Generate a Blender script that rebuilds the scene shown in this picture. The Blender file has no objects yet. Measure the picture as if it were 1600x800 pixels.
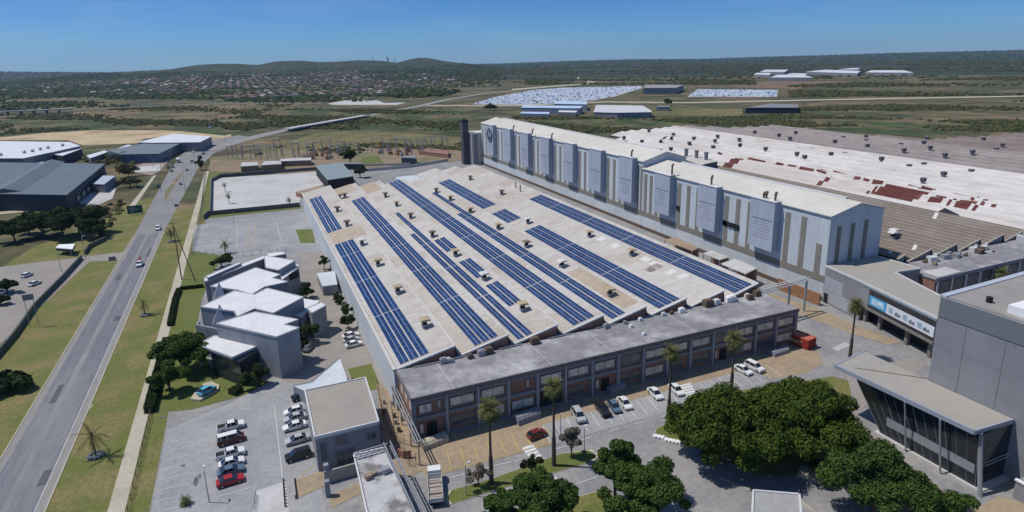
import bpy, math, random
from mathutils import Vector, Matrix
import numpy as np
R = math.radians
rnd = random.Random(7)
S = bpy.context.scene
COL = S.collection

# ------------------------------------------------------------------ camera
CH = 70.0
F, CYP = 968.6, 340.0
_yaw, _pit, _rol = R(23.12), R(14.338), R(-1.228)
_fwd = Vector((math.sin(_yaw)*math.cos(_pit), math.cos(_yaw)*math.cos(_pit), -math.sin(_pit)))
_rt = Vector((math.cos(_yaw), -math.sin(_yaw), 0)); _up = _rt.cross(_fwd)
RT = math.cos(_rol)*_rt + math.sin(_rol)*_up
UP = -math.sin(_rol)*_rt + math.cos(_rol)*_up
cam = bpy.data.cameras.new('camera'); co = bpy.data.objects.new('camera', cam); COL.objects.link(co)
cam.sensor_width = 36; cam.lens = 36*F/1600; cam.shift_y = -60/1600
cam.clip_start = 1; cam.clip_end = 60000
co.matrix_world = Matrix(((RT.x, UP.x, -_fwd.x, 0), (RT.y, UP.y, -_fwd.y, 0), (RT.z, UP.z, -_fwd.z, CH), (0, 0, 0, 1)))
S.camera = co

# ------------------------------------------------------------------ light
SUN_EL, SUN_AZ = 61.0, -61.0            # azimuth clockwise from +Y
w = bpy.data.worlds.new('World'); S.world = w; w.use_nodes = True
nt = w.node_tree; nt.nodes.clear()
sky = nt.nodes.new('ShaderNodeTexSky'); sky.sky_type = 'NISHITA'; sky.sun_disc = False
sky.sun_elevation = R(SUN_EL); sky.sun_rotation = R(SUN_AZ); sky.altitude = 100
sky.air_density = 1.0; sky.dust_density = 0.1; sky.ozone_density = 3.0
bgn = nt.nodes.new('ShaderNodeBackground'); bgn.inputs[1].default_value = 0.10
out = nt.nodes.new('ShaderNodeOutputWorld')
# thin high cloud
tc = nt.nodes.new('ShaderNodeTexCoord'); mp = nt.nodes.new('ShaderNodeMapping'); mp.inputs['Scale'].default_value = (1.2, 1.2, 9)
nz = nt.nodes.new('ShaderNodeTexNoise'); nz.inputs['Scale'].default_value = 2.2; nz.inputs['Detail'].default_value = 7; nz.inputs['Roughness'].default_value = .62
cr = nt.nodes.new('ShaderNodeMapRange'); cr.inputs[1].default_value = .47; cr.inputs[2].default_value = .74; cr.inputs[3].default_value = 0; cr.inputs[4].default_value = .34
mx = nt.nodes.new('ShaderNodeMixRGB'); mx.inputs[2].default_value = (3.4, 4.6, 6.4, 1)
tint = nt.nodes.new('ShaderNodeMixRGB'); tint.blend_type = 'MULTIPLY'; tint.inputs[0].default_value = 1
sx = nt.nodes.new('ShaderNodeSeparateXYZ'); nt.links.new(nt.nodes.new('ShaderNodeTexCoord').outputs['Generated'], sx.inputs[0])
gr = nt.nodes.new('ShaderNodeValToRGB'); nt.links.new(sx.outputs[2], gr.inputs[0]); nt.links.new(gr.outputs[0], tint.inputs[2])
gr.color_ramp.elements[0].position = 0; gr.color_ramp.elements[0].color = (.30, .60, 1.10, 1)
gr.color_ramp.elements[1].position = .12; gr.color_ramp.elements[1].color = (.16, .42, .88, 1)
ge = gr.color_ramp.elements.new(.6); ge.color = (.66, .82, 1.0, 1)
L = nt.links
L.new(tc.outputs['Generated'], mp.inputs[0]); L.new(mp.outputs[0], nz.inputs['Vector']); L.new(nz.outputs[0], cr.inputs[0])
L.new(sky.outputs[0], tint.inputs[1]); L.new(cr.outputs[0], mx.inputs[0]); L.new(tint.outputs[0], mx.inputs[1]); L.new(mx.outputs[0], bgn.inputs[0]); L.new(bgn.outputs[0], out.inputs[0])
sl = bpy.data.lights.new('sun', 'SUN'); so = bpy.data.objects.new('sun', sl); COL.objects.link(so)
sl.energy = 3.6; sl.angle = R(.53); sl.color = (1, .95, .88)
sd = Vector((math.sin(R(SUN_AZ))*math.cos(R(SUN_EL)), math.cos(R(SUN_AZ))*math.cos(R(SUN_EL)), math.sin(R(SUN_EL))))
so.rotation_euler = sd.to_track_quat('Z', 'Y').to_euler(); so.location = (0, 0, 200)
S.view_settings.view_transform = 'Standard'; S.view_settings.look = 'None'; S.view_settings.gamma = 1
S.view_settings.exposure = 0.0; S.view_settings.use_curve_mapping = False
S.cycles.volume_bounces = 0; S.cycles.max_bounces = 6; S.cycles.transparent_max_bounces = 6

# ------------------------------------------------------------------ survey helpers: sight line -> point in the world
def ray(px, py): return RT*((px-800)/F) - UP*((py-CYP)/F) + _fwd
def G(px, py, z=0.0):
    d = ray(px, py); t = (z-CH)/d.z
    return (d.x*t, d.y*t, z)
def GX(px, py, X): d = ray(px, py)*1.0; d *= X/d.x; return (d.x, d.y, d.z+CH)
def GY(px, py, Y): d = ray(px, py)*1.0; d *= Y/d.y; return (d.x, d.y, d.z+CH)
def P2(px, py, z=0.0): return G(px, py, z)[:2]

# ------------------------------------------------------------------ materials
MATS = {}
def mat(name, col, rough=.85, var=.12, scale=.25, col2=None, s2=None, mix=.5, metal=0, spec=.3, bump=0, bscale=3, stretch=None, emit=None, wav=None, thr=(.42, .62)):
    """procedural material in world metres: base colour, blotches of col2, fine value noise, optional corrugation"""
    if name in MATS: return MATS[name]
    m = bpy.data.materials.new(name); m.use_nodes = True; n = m.node_tree.nodes; l = m.node_tree.links
    b = n['Principled BSDF']; b.inputs['Roughness'].default_value = rough; b.inputs['Metallic'].default_value = metal
    b.inputs['Specular IOR Level'].default_value = spec
    geo = n.new('ShaderNodeNewGeometry'); vec = geo.outputs['Position']
    if stretch:
        mpn = n.new('ShaderNodeMapping'); mpn.inputs['Scale'].default_value = stretch; l.new(vec, mpn.inputs[0]); vec = mpn.outputs[0]
    cur = None
    base = n.new('ShaderNodeRGB'); base.outputs[0].default_value = (*col, 1); cur = base.outputs[0]
    if col2:
        t = n.new('ShaderNodeTexNoise'); t.inputs['Scale'].default_value = s2 or .05; t.inputs['Detail'].default_value = 6; t.inputs['Roughness'].default_value = .62; l.new(vec, t.inputs['Vector'])
        r = n.new('ShaderNodeMapRange'); r.inputs[1].default_value = thr[0]; r.inputs[2].default_value = thr[1]; r.inputs[4].default_value = mix; l.new(t.outputs[0], r.inputs[0])
        x = n.new('ShaderNodeMixRGB'); x.inputs[2].default_value = (*col2, 1); l.new(r.outputs[0], x.inputs[0]); l.new(cur, x.inputs[1]); cur = x.outputs[0]
    if var:
        t = n.new('ShaderNodeTexNoise'); t.inputs['Scale'].default_value = scale; t.inputs['Detail'].default_value = 8; t.inputs['Roughness'].default_value = .7; l.new(vec, t.inputs['Vector'])
        r = n.new('ShaderNodeMapRange'); r.inputs[1].default_value = .3; r.inputs[2].default_value = .7; r.inputs[3].default_value = 1-var*1.6; r.inputs[4].default_value = 1+var*1.6; l.new(t.outputs[0], r.inputs[0])
        x = n.new('ShaderNodeMixRGB'); x.blend_type = 'MULTIPLY'; x.inputs[0].default_value = 1; l.new(cur, x.inputs[1]); l.new(r.outputs[0], x.inputs[2]); cur = x.outputs[0]
    if wav:      # (axis, spacing, depth) seams / corrugation
        wv = n.new('ShaderNodeTexWave'); wv.wave_type = 'BANDS'; wv.bands_direction = wav[0]; wv.inputs['Scale'].default_value = .314/wav[1]; wv.inputs['Distortion'].default_value = 0
        l.new(geo.outputs['Position'], wv.inputs['Vector'])
        r = n.new('ShaderNodeMapRange'); r.inputs[1].default_value = 0; r.inputs[2].default_value = .35; r.inputs[3].default_value = 1-wav[2]; r.inputs[4].default_value = 1; l.new(wv.outputs[0], r.inputs[0])
        x = n.new('ShaderNodeMixRGB'); x.blend_type = 'MULTIPLY'; x.inputs[0].default_value = 1; l.new(cur, x.inputs[1]); l.new(r.outputs[0], x.inputs[2]); cur = x.outputs[0]
    l.new(cur, b.inputs['Base Color'])
    if bump:
        t = n.new('ShaderNodeTexNoise'); t.inputs['Scale'].default_value = bscale; t.inputs['Detail'].default_value = 6; l.new(vec, t.inputs['Vector'])
        bp = n.new('ShaderNodeBump'); bp.inputs['Strength'].default_value = bump; bp.inputs['Distance'].default_value = .2; l.new(t.outputs[0], bp.inputs['Height']); l.new(bp.outputs[0], b.inputs['Normal'])
    MATS[name] = m; return m

def leafmat(name, c1, c2, c3=None):
    m = bpy.data.materials.new(name); m.use_nodes = True; n = m.node_tree.nodes; l = m.node_tree.links
    b = n['Principled BSDF']; b.inputs['Roughness'].default_value = .8; b.inputs['Specular IOR Level'].default_value = .10
    geo = n.new('ShaderNodeNewGeometry')
    t = n.new('ShaderNodeTexNoise'); t.inputs['Scale'].default_value = .30; t.inputs['Detail'].default_value = 6; l.new(geo.outputs['Position'], t.inputs['Vector'])
    a = n.new('ShaderNodeMath'); a.operation = 'MULTIPLY_ADD'; a.inputs[1].default_value = .55; l.new(geo.outputs['Random Per Island'], a.inputs[0]); l.new(t.outputs[0], a.inputs[2])
    r = n.new('ShaderNodeValToRGB'); r.color_ramp.elements[0].position = .48; r.color_ramp.elements[0].color = (*c1, 1); r.color_ramp.elements[1].position = 1.0; r.color_ramp.elements[1].color = (*c2, 1)
    if c3: e = r.color_ramp.elements.new(.93); e.color = (*c3, 1)
    l.new(a.outputs[0], r.inputs[0]); l.new(r.outputs[0], b.inputs['Base Color'])
    b.inputs['Transmission Weight'].default_value = 0
    MATS[name] = m; return m

# ------------------------------------------------------------------ mesh builder
class MB:
    def __init__(s): s.v = []; s.f = []; s.m = []
    def face(s, pts, mi=0):
        k = len(s.v); s.v += [tuple(p) for p in pts]; s.f.append(tuple(range(k, k+len(pts)))); s.m.append(mi); return s
    def mesh(s, vs, fs, mi=0):
        k = len(s.v); s.v += [tuple(p) for p in vs]
        for f in fs: s.f.append(tuple(k+i for i in f)); s.m.append(mi)
        return s
    def prism(s, pts, z0, z1, mi=0, mtop=None, bottom=False):
        a = sum(pts[i][0]*pts[(i+1) % len(pts)][1]-pts[(i+1) % len(pts)][0]*pts[i][1] for i in range(len(pts)))
        if a < 0: pts = pts[::-1]
        n = len(pts); vs = [(p[0], p[1], z0) for p in pts]+[(p[0], p[1], (p[2] if len(p) > 2 else z1)) for p in pts]
        fs = [(i, (i+1) % n, n+(i+1) % n, n+i) for i in range(n)]
        s.mesh(vs, fs, mi); k = len(s.v)-2*n
        s.f.append(tuple(range(k+n, k+2*n))); s.m.append(mi if mtop is None else mtop)
        if bottom: s.f.append(tuple(range(k+n-1, k-1, -1))); s.m.append(mi)
        return s
    def box(s, x0, x1, y0, y1, z0, z1, mi=0, mtop=None):
        return s.prism([(x0, y0), (x1, y0), (x1, y1), (x0, y1)], z0, z1, mi, mtop, True)
    def bx(s, c, sz, rz=0, mi=0):
        cx, cy, cz = c; a, b, h = sz; ca, sa = math.cos(rz), math.sin(rz)
        pts = [(cx+ca*u-sa*v, cy+sa*u+ca*v) for u, v in ((-a/2, -b/2), (a/2, -b/2), (a/2, b/2), (-a/2, b/2))]
        return s.prism(pts, cz, cz+h, mi, None, True)
    def bar(s, p, q, r, n=6, r2=None, mi=0, cap=True):
        p, q = Vector(p), Vector(q); d = (q-p)
        if d.length < 1e-6: return s
        d.normalize(); a = d.orthogonal().normalized(); b = d.cross(a); r2 = r if r2 is None else r2
        vs = []
        for c, rr in ((p, r), (q, r2)):
            for i in range(n): t = 2*math.pi*(i+.5)/n; vs.append(c+a*math.cos(t)*rr+b*math.sin(t)*rr)
        fs = [(i, (i+1) % n, n+(i+1) % n, n+i) for i in range(n)]
        if cap: fs += [tuple(range(n-1, -1, -1)), tuple(range(n, 2*n))]
        return s.mesh(vs, fs, mi)
    def strip(s, pts, wd, z=0, mi=0):
        """flat ribbon along a polyline"""
        for (a, b) in zip(pts, pts[1:]):
            a = Vector(a[:2]); b = Vector(b[:2]); d = (b-a)
            if d.length < 1e-6: continue
            nn = Vector((-d.y, d.x)).normalized()*wd/2; s.face([(a.x-nn.x, a.y-nn.y, z), (b.x-nn.x, b.y-nn.y, z), (b.x+nn.x, b.y+nn.y, z), (a.x+nn.x, a.y+nn.y, z)][::1], mi)
        return s
    def wall(s, pts, th, z0, z1, mi=0):
        for (a, b) in zip(pts, pts[1:]):
            a = Vector(a[:2]); b = Vector(b[:2]); d = (b-a); L_ = d.length
            if L_ < 1e-6: continue
            s.bx(((a.x+b.x)/2, (a.y+b.y)/2, z0), (L_, th, z1-z0), math.atan2(d.y, d.x), mi)
        return s
    def data(s, name, mats, org=(0, 0, 0), smooth=False):
        me = bpy.data.meshes.new(name)
        v = np.array(s.v, dtype=float).reshape(-1, 3)-np.array(org)
        me.from_pydata([tuple(map(float, p)) for p in v], [], s.f); mats = mats if isinstance(mats, (list, tuple)) else [mats]
        for m in mats: me.materials.append(m)
        me.polygons.foreach_set('material_index', s.m)
        if smooth: me.polygons.foreach_set('use_smooth', [True]*len(s.f))
        me.update(); return me
def tag(o, label=None, cat=None, group=None, kind=None):
    if label: o['label'] = label
    if cat: o['category'] = cat
    if group: o['group'] = group
    if kind: o['kind'] = kind
    return o
def thing(name, label, cat, loc=(0, 0, 0), group=None, rz=0):
    o = bpy.data.objects.new(name, None); COL.objects.link(o); o.empty_display_size = .5
    o.location = loc; o.rotation_euler = (0, 0, rz); return tag(o, label, cat, group)
def part(name, mb, mats, parent, org=None, label=None, smooth=False, kind=None):
    """mesh part; vertices in world metres unless org=(0,0,0) (local)"""
    if org is None:
        org = Vector(parent.location); p = parent.parent
        while p: org = org+Vector(p.location); p = p.parent
    me = mb if isinstance(mb, bpy.types.Mesh) else mb.data(name, mats, org, smooth)
    o = bpy.data.objects.new(name, me); COL.objects.link(o); o.parent = parent
    if label: o['label'] = label
    if kind: o['kind'] = kind
    return o
def solo(name, mb, mats, label, cat, org=(0, 0, 0), group=None, smooth=False, rz=0):
    me = mb if isinstance(mb, bpy.types.Mesh) else mb.data(name, mats, (0, 0, 0), smooth)
    o = bpy.data.objects.new(name, me); COL.objects.link(o); o.location = org; o.rotation_euler = (0, 0, rz); return tag(o, label, cat, group)
def struct(name, mb, mats, smooth=False, kind='structure'):
    o = bpy.data.objects.new(name, mb.data(name, mats, (0, 0, 0), smooth)); COL.objects.link(o); o['kind'] = kind; return o
def sheet(name, m, px, z, w=False):
    pts = [p if w else P2(*p) for p in px]
    a = sum(pts[i][0]*pts[(i+1) % len(pts)][1]-pts[(i+1) % len(pts)][0]*pts[i][1] for i in range(len(pts)))
    if a < 0: pts = pts[::-1]
    return struct(name, MB().face([(x, y, z) for x, y in pts]), m)

# palette -----------------------------------------------------------
M_scrub = mat('scrub_ground', (.165, .125, .066), .95, .40, .035, (.055, .066, .026), .009, .95, thr=(.40, .56))
M_far = mat('far_scrub', (.085, .072, .048), .95, .35, .012, (.030, .042, .026), .0016, .9, thr=(.40, .60))
M_grass = mat('verge_grass', (.132, .148, .038), .95, .22, 1.3, (.215, .172, .075), .10, .9, bump=.3, bscale=4, thr=(.44, .62))
M_lawn = mat('lawn_grass', (.115, .14, .032), .95, .16, 1.2, (.15, .15, .05), .12, .6)
M_asph = mat('road_asphalt', (.160, .166, .182), .9, .12, 1.6, (.235, .232, .23), .12, .75, stretch=(1, .10, 1))
M_shoulder = mat('worn_shoulder', (.27, .255, .235), .92, .09, 1.2, (.20, .20, .20), .1, .5, stretch=(1, .15, 1))
M_lot = mat('lot_asphalt', (.275, .275, .282), .92, .10, .9, (.36, .355, .345), .10, .8)
M_road2 = mat('plant_road', (.225, .225, .23), .92, .12, .9, (.32, .305, .285), .09, .8)
M_pave = mat('brick_paving', (.27, .245, .22), .92, .10, 1.5, (.33, .30, .26), .12, .6)
M_sandp = mat('sandy_paving', (.34, .265, .175), .95, .12, .9, (.26, .20, .15), .12, .7)
M_conc = mat('concrete_yard', (.50, .49, .475), .9, .09, .5, (.36, .345, .32), .05, .8, thr=(.48, .7))
M_path = mat('cream_path', (.46, .42, .32), .92, .08, 1.0, (.36, .32, .24), .08, .6)
M_sand = mat('bare_sand', (.47, .37, .22), .95, .12, .05, (.30, .21, .115), .02, .8, thr=(.5, .62))
M_dirt = mat('red_dirt', (.26, .19, .13), .95, .2, .2, (.16, .155, .075), .03, .9)
M_white = mat('white_paint', (.78, .78, .77), .7, .04, .8)
M_mark = mat('road_marking', (.62, .62, .60), .8, .14, 2.5)
M_ymark = mat('yellow_marking', (.55, .42, .13), .8, .2, 2.5)
M_roofc = mat('cream_sheet_roof', (.50, .47, .425), .75, .11, .6, (.39, .33, .26), .045, .9, wav=('Y', 1.0, .09), stretch=(.35, 1, 1), thr=(.46, .68))
M_roofd = mat('stained_sheet_roof', (.39, .31, .22), .8, .10, .5, (.46, .39, .30), .05, .7, wav=('Y', 1.0, .10))
M_brick = mat('dark_brick', (.31, .165, .115), .9, .14, 1.5, (.20, .14, .115), .2, .5)
M_frame = mat('grey_concrete_frame', (.235, .24, .265), .85, .08, .8, (.17, .17, .19), .2, .5)
M_wallb = mat('pale_blue_wall', (.55, .59, .61), .7, .05, .4, (.46, .50, .53), .06, .6, wav=('Y', 1.6, .05), stretch=(1, 1, .25))
M_flat = mat('weathered_flat_roof', (.23, .225, .235), .95, .18, .5, (.44, .43, .42), .09, .9, thr=(.46, .66))
M_alu = mat('metal_trim', (.60, .60, .59), .5, .05, 1)
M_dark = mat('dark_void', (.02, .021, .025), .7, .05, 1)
M_glassd = mat('dark_glass', (.025, .032, .04), .12, 0, 1, spec=.6)
M_louv = mat('window_blind', (.76, .69, .56), .5, .14, .8, (.45, .41, .34), .35, .8)
M_rust = mat('rust_red_sheet', (.115, .032, .025), .85, .2, .25, (.20, .085, .055), .10, .7, wav=('X', 1.95, .3), thr=(.5, .65))
M_steel = mat('galvanised_steel', (.33, .34, .35), .5, .08, 1, metal=.3)
M_black = mat('black_rubber', (.02, .02, .022), .8, .03, 2)
M_wood = mat('weathered_wood', (.14, .10, .07), .9, .1, 3, stretch=(4, 4, .5))
M_trunk = mat('tree_bark', (.11, .085, .06), .95, .2, 4, stretch=(1, 1, .3))
M_ptrunk = mat('palm_bark', (.085, .070, .058), .95, .2, 4, stretch=(1, 1, 2))
# ================================================================== TERRAIN
def sm(t): t = max(0., min(1., t)); return t*t*(3-2*t)
def interp(x, tab):
    if x <= tab[0][0]: return tab[0][1]
    for (a, b), (c, d) in zip(tab, tab[1:]):
        if x <= c: return b+(d-b)*(x-a)/(c-a)
    return tab[-1][1]
def azof(px): d = ray(px, 100); return math.degrees(math.atan2(d.x, d.y))
def horizon_z(px, py, dist):
    d = ray(px, py); h = math.hypot(d.x, d.y); return CH+d.z/h*dist
NEAR = [(150, 116), (200, 112.5), (262, 109), (283, 105), (312, 100.8), (345, 99.5), (380, 99.5), (398, 102), (415, 99), (432, 95.5), (470, 94.5), (500, 97), (530, 96), (560, 94), (592, 94.5), (622, 98), (640, 92.5), (655, 90), (672, 90.5), (692, 95), (715, 98), (740, 101.5), (765, 105), (790, 109), (830, 113)]
FAR = [(-300, 113), (0, 112), (170, 113), (280, 108), (500, 104), (760, 100.5), (800, 98.5), (900, 95), (1000, 92.5), (1100, 92), (1200, 88.5), (1300, 86), (1400, 82.5), (1500, 80.5), (1600, 78), (1900, 72)]
NZ = [(azof(p), horizon_z(p, y, 4300)) for p, y in NEAR]
FZ = [(azof(p), horizon_z(p, y, 10500)) for p, y in FAR]
def hnoise(x, y):
    return (math.sin(x*.0031+1.3)*math.cos(y*.0027)+.5*math.sin(x*.0083+y*.0051)+.25*math.sin(x*.021-y*.017))
def height(x, y):
    r = math.hypot(x, y); a = math.degrees(math.atan2(x, y))
    if r < 1900: return 0.
    n = interp(a, NZ); edge = sm((a-NZ[0][0]+6)/6)*sm((NZ[-1][0]+3-a)/3)
    h1 = max(0, n)*edge*(.33*sm((r-2000)/1900)+.67*sm((r-3650)/650))*(1-sm((r-4300)/2600)*.85)
    h2 = interp(a, FZ)
    h2 = h2*sm((r-5200)/5300)
    wob = hnoise(x, y)*2.2*sm((r-2200)/2500)*(1-sm((r-3600)/600) if r < 5000 else sm((r-5600)/1500))*.9
    if r > 10400: return h2-(r-10500)*.01
    return max(h1, h2)+wob*.6-2.*sm((r-2000)/1500)*0
AZ0, AZ1, NA = -75, 100, 260
def polar(rs):
    mb = MB(); n = NA+1
    for r in rs:
        for i in range(n):
            a = R(AZ0+(AZ1-AZ0)*i/NA); x, y = r*math.sin(a), r*math.cos(a); mb.v.append((x, y, height(x, y)))
    for j in range(len(rs)-1):
        for i in range(NA): k = j*n+i; mb.f.append((k, k+1, k+n+1, k+n)); mb.m.append(0)
    return mb
gg = polar([2, 60, 300, 700, 1200, 1600, 1900, 2200])
struct('ground', gg, M_scrub)
rs = [2200*(1.045**i) for i in range(38)]
rs = [r for r in rs if r < 11600]
M_hill = mat('bushy_hill', (.026, .042, .020), .95, .45, .02, (.060, .062, .034), .004, .6)
struct('hills', polar(rs), M_hill, smooth=True)

# ------------------------------------------------------------------ ground sheets, each a few mm above the one below
_sc = [0]
def sheet(name, m, px, z, w=False):
    pts = [p if w else P2(*p) for p in px]
    a = sum(pts[i][0]*pts[(i+1) % len(pts)][1]-pts[(i+1) % len(pts)][0]*pts[i][1] for i in range(len(pts)))
    if a < 0: pts = pts[::-1]
    _sc[0] += 1; z = .006+.0012*_sc[0]
    if name in ('median_island', 'junction_paving'): z += .03
    if min(math.hypot(*p) for p in pts) > 420: z += .05+.004*_sc[0]
    return struct(name, MB().face([(x, y, z) for x, y in pts]), m)
ZM = .085
def band(name, m, x0, x1, y0, y1, z): return struct(name, MB().face([(x0, y0, z), (x1, y0, z), (x1, y1, z), (x0, y1, z)]), m)
band('grass_verge', M_grass, -37.2, -21.3, 40, 346, .004)
sheet('grass_verge', M_grass, [(-70, 60), (-48.4, 60), (-48.4, 392), (-62, 372), (-70, 330), (-84, 300), (-93, 228), (-93, 150), (-80, 120)], .004, w=True)
# the site floor
sheet('plant_yard', M_road2, [(-21.3, 40), (240, 40), (240, 118), (172, 118), (150, 460), (60, 430), (-4, 372), (-21.3, 372)], .008, w=True)
# verge details
struct('tyre_track', MB().strip([P2(138, 632), P2(60, 735), P2(-40, 860)], .5, .008).strip([P2(145, 632), P2(68, 735), P2(-30, 860)], .35, .009), M_path)
# main road
RX0, RX1 = -48.5, -37.2
ro = MB().face([(RX0, 30, .012), (RX1, 30, .012), (RX1, 300, .012), (RX0, 300, .012)])
struct('shoulder', ro, M_shoulder)
struct('main_road', MB().face([(RX0+1.3, 30, .016), (RX1-1.5, 30, .016), (RX1-1.5, 300, .016), (RX0+1.3, 300, .016)]), M_asph)
M_wornlane = mat('worn_centre', (.25, .245, .235), .9, .10, .9, (.18, .185, .19), .12, .6, stretch=(1, .12, 1))
struct('road_centre_wear', MB().face([(-43.9, 30, .02), (-42.7, 30, .02), (-42.7, 300, .02), (-43.9, 300, .02)]), M_wornlane)
far_l = [(-48.5, 300), (-49.6, 383), (-50.6, 475), (-48.8, 576), (-29.9, 661), (-6, 700)]
far_r = [(-37.2, 300), (-36.0, 351), (-32.7, 488), (-25, 563), (-10, 610), (8, 668)]
rd = MB()
for i in range(5): rd.face([(far_l[i][0], far_l[i][1], .013), (far_r[i][0], far_r[i][1], .013), (far_r[i+1][0], far_r[i+1][1], .013), (far_l[i+1][0], far_l[i+1][1], .013)])
struct('main_road', rd, mat('far_asphalt', (.215, .215, .215), .9, .08, .5, (.28, .265, .245), .05, .6))
sheet('median_island', M_dirt, [P2(257, 318), P2(258, 300), P2(270, 284), P2(284, 268), P2(285, 272), P2(268, 297)], .018, w=True)
sheet('junction_paving', mat('pink_paving', (.33, .25, .215), .9, .12, .3, (.28, .25, .23), .05, .6), [P2(208, 262), P2(258, 240), P2(272, 240), P2(250, 268), P2(236, 274), P2(214, 270)], .017, w=True)
mk = MB()
y = 40
for x in (RX1-1.45,): mk.face([(x-.05, 40, .024), (x+.05, 40, .024), (x+.05, 300, .024), (x-.05, 300, .024)])
struct('lane_markings', mk, M_mark)
kb = MB()
for x in (RX0-.25, RX1): kb.box(x, x+.25, 30, 300, 0, .11)
struct('road_kerb', kb, M_path)
# cream footpath and boundary strip
pth = MB().box(-27.6, -25.0, 40, 470, 0, .10)
struct('footpath', pth, M_path)
# highway crossing in the distance + bridge approach road going over the valley
M_road3 = mat('distant_road', (.27, .26, .24), .9, .05, .2)
M_pale = mat('pale_track', (.43, .37, .28), .95, .1, .05)
def ribbon(name, m, px, wd, z):
    w_ = [Vector(P2(*p)) for p in px]; mb = MB(); L_ = []; R_ = []
    for i, p in enumerate(w_):
        d = (w_[min(i+1, len(w_)-1)]-w_[max(i-1, 0)]).normalized(); n_ = Vector((-d.y, d.x))*wd/2; L_.append(p+n_); R_.append(p-n_)
    for i in range(len(w_)-1): mb.face([(R_[i].x, R_[i].y, z), (R_[i+1].x, R_[i+1].y, z), (L_[i+1].x, L_[i+1].y, z), (L_[i].x, L_[i].y, z)])
    return struct(name, mb, m)
ribbon('far_road', M_road3, [(322, 236), (345, 228.5), (380, 219), (430, 206.8), (462, 201)], 17, .25)
ribbon('far_road', M_road3, [(575, 181), (612, 174), (650, 167), (700, 155.5), (750, 147.5), (800, 141.5), (850, 137)], 15, .3)
sheet('pale_track', M_pale, [(660, 165.5), (800, 166), (950, 160), (1075, 161.5), (1300, 156.5), (1500, 153), (1700, 149), (1700, 147.6), (1500, 151), (1300, 154.7), (1075, 159.6), (950, 158.4), (800, 164.5), (660, 164.3)], .03)
sheet('pale_track', M_pale, [(800, 141), (880, 134.5), (920, 131), (930, 128), (905, 123), (905, 120), (900, 123.5), (924, 128.5), (912, 130), (870, 133.4), (800, 139)], .05)
for pts in ([(0, 215), (70, 208), (150, 203.5), (262, 204), (360, 209), (362, 213), (320, 222), (250, 214), (225, 217), (215, 224), (130, 227), (105, 219), (0, 219)],):
    sheet('sand_clearing', M_sand, pts, .02)
sheet('sand_clearing', M_sand, [(130, 194.5), (165, 193), (190, 193.5), (185, 196.5), (140, 196.5)], .02)
sheet('sand_clearing', M_sand, [(150, 186.7), (262, 187.2), (262, 188.2), (150, 187.8)], .02)
M_field = mat('dry_field', (.180, .152, .065), .95, .26, .05, (.085, .095, .036), .008, .8)
M_green = mat('wet_green', (.045, .066, .020), .95, .42, .035, (.15, .12, .058), .014, .9, thr=(.46, .58))
sheet('field', M_field, [(395, 243), (430, 226), (500, 207), (560, 204), (640, 208), (725, 216), (725, 232), (600, 236), (480, 240)], .02)
sheet('field', M_green, [(0, 186), (180, 190), (330, 188), (460, 170), (620, 172), (720, 168), (725, 214), (600, 203), (520, 203), (420, 198), (350, 212), (262, 203), (130, 202), (0, 213)], .012)
sheet('field', mat('olive_field', (.185, .138, .070), .95, .42, .035, (.06, .070, .028), .012, .8), [(100, 176), (290, 165), (470, 163), (400, 180), (262, 188), (120, 184)], .016)
sheet('field', M_green, [(800, 182), (1000, 184), (1180, 183), (1400, 192), (1700, 190), (1700, 205), (1400, 212), (1130, 200), (960, 206), (900, 212), (830, 196)], .012)
sheet('field', M_field, [(1020, 168), (1160, 170), (1160, 181), (1000, 180)], .02)
sheet('field', mat('brown_field', (.20, .125, .08), .95, .15, .02, (.13, .11, .06), .01, .7), [(1140, 131), (1200, 127), (1328, 127), (1330, 134), (1240, 139), (1150, 137)], .03)
sheet('storage_lot', M_conc, [(738, 163), (770, 153), (830, 141), (880, 137), (1003, 134.5), (1003, 138), (960, 151), (905, 161), (820, 164)], .03)
sheet('storage_lot', M_conc, [(1074, 151.5), (1090, 139.5), (1216, 140.5), (1214, 151.5)], .03)
sheet('pond', mat('pond_water', (.07, .11, .16), .08, 0, 1, spec=.8), [(240, 143), (262, 139), (278, 142), (262, 146)], .03)
sheet('pond', MATS['pond_water'], [(318, 196), (340, 193), (362, 194.5), (348, 198.5), (325, 199)], .03)
sheet('sand_clearing', M_conc, [(512, 162), (540, 157), (590, 157), (600, 161), (635, 160), (620, 164), (520, 164)], .02)
# substation ground and north yards
sheet('red_dirt', M_dirt, [(325, 268), (330, 246), (430, 238), (560, 232), (700, 232), (730, 236), (735, 250), (600, 262), (505, 262), (500, 268), (440, 272)], .012)
sheet('lawn_patch', M_lawn, [(562, 262), (566, 246), (590, 244), (600, 256)], .016)
sheet('concrete_yard', M_conc, [(329, 334), (332, 284), (345, 278), (495, 268), (508, 287), (472, 301), (466, 323)], .016)
sheet('lawn_patch', M_lawn, [(322, 262), (345, 260), (350, 276), (331, 284), (329, 330), (470, 322), (470, 326), (318, 342), (318, 300)], .012)
sheet('north_parking', M_lot, [(305, 352), (472, 330), (512, 392), (350, 402), (300, 392)], .013)
sheet('lawn_patch', M_lawn, [(462, 359), (488, 358), (493, 380), (470, 380)], .018)
# parking bays drawn in the north car park
b = MB().strip([P2(370, 392), P2(371, 349)], .15, ZM).strip([P2(432, 347), P2(440, 378)], .15, ZM).strip([P2(415, 348), P2(432, 347)], .15, ZM+.001).strip([P2(420, 379), P2(440, 378)], .15, ZM+.002)
struct('bay_markings', b, M_mark)
struct('bay_markings', MB().strip([P2(385, 385), P2(390, 350)], .15, ZM).strip([P2(395, 385), P2(400, 350)], .15, ZM), M_ymark)
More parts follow.
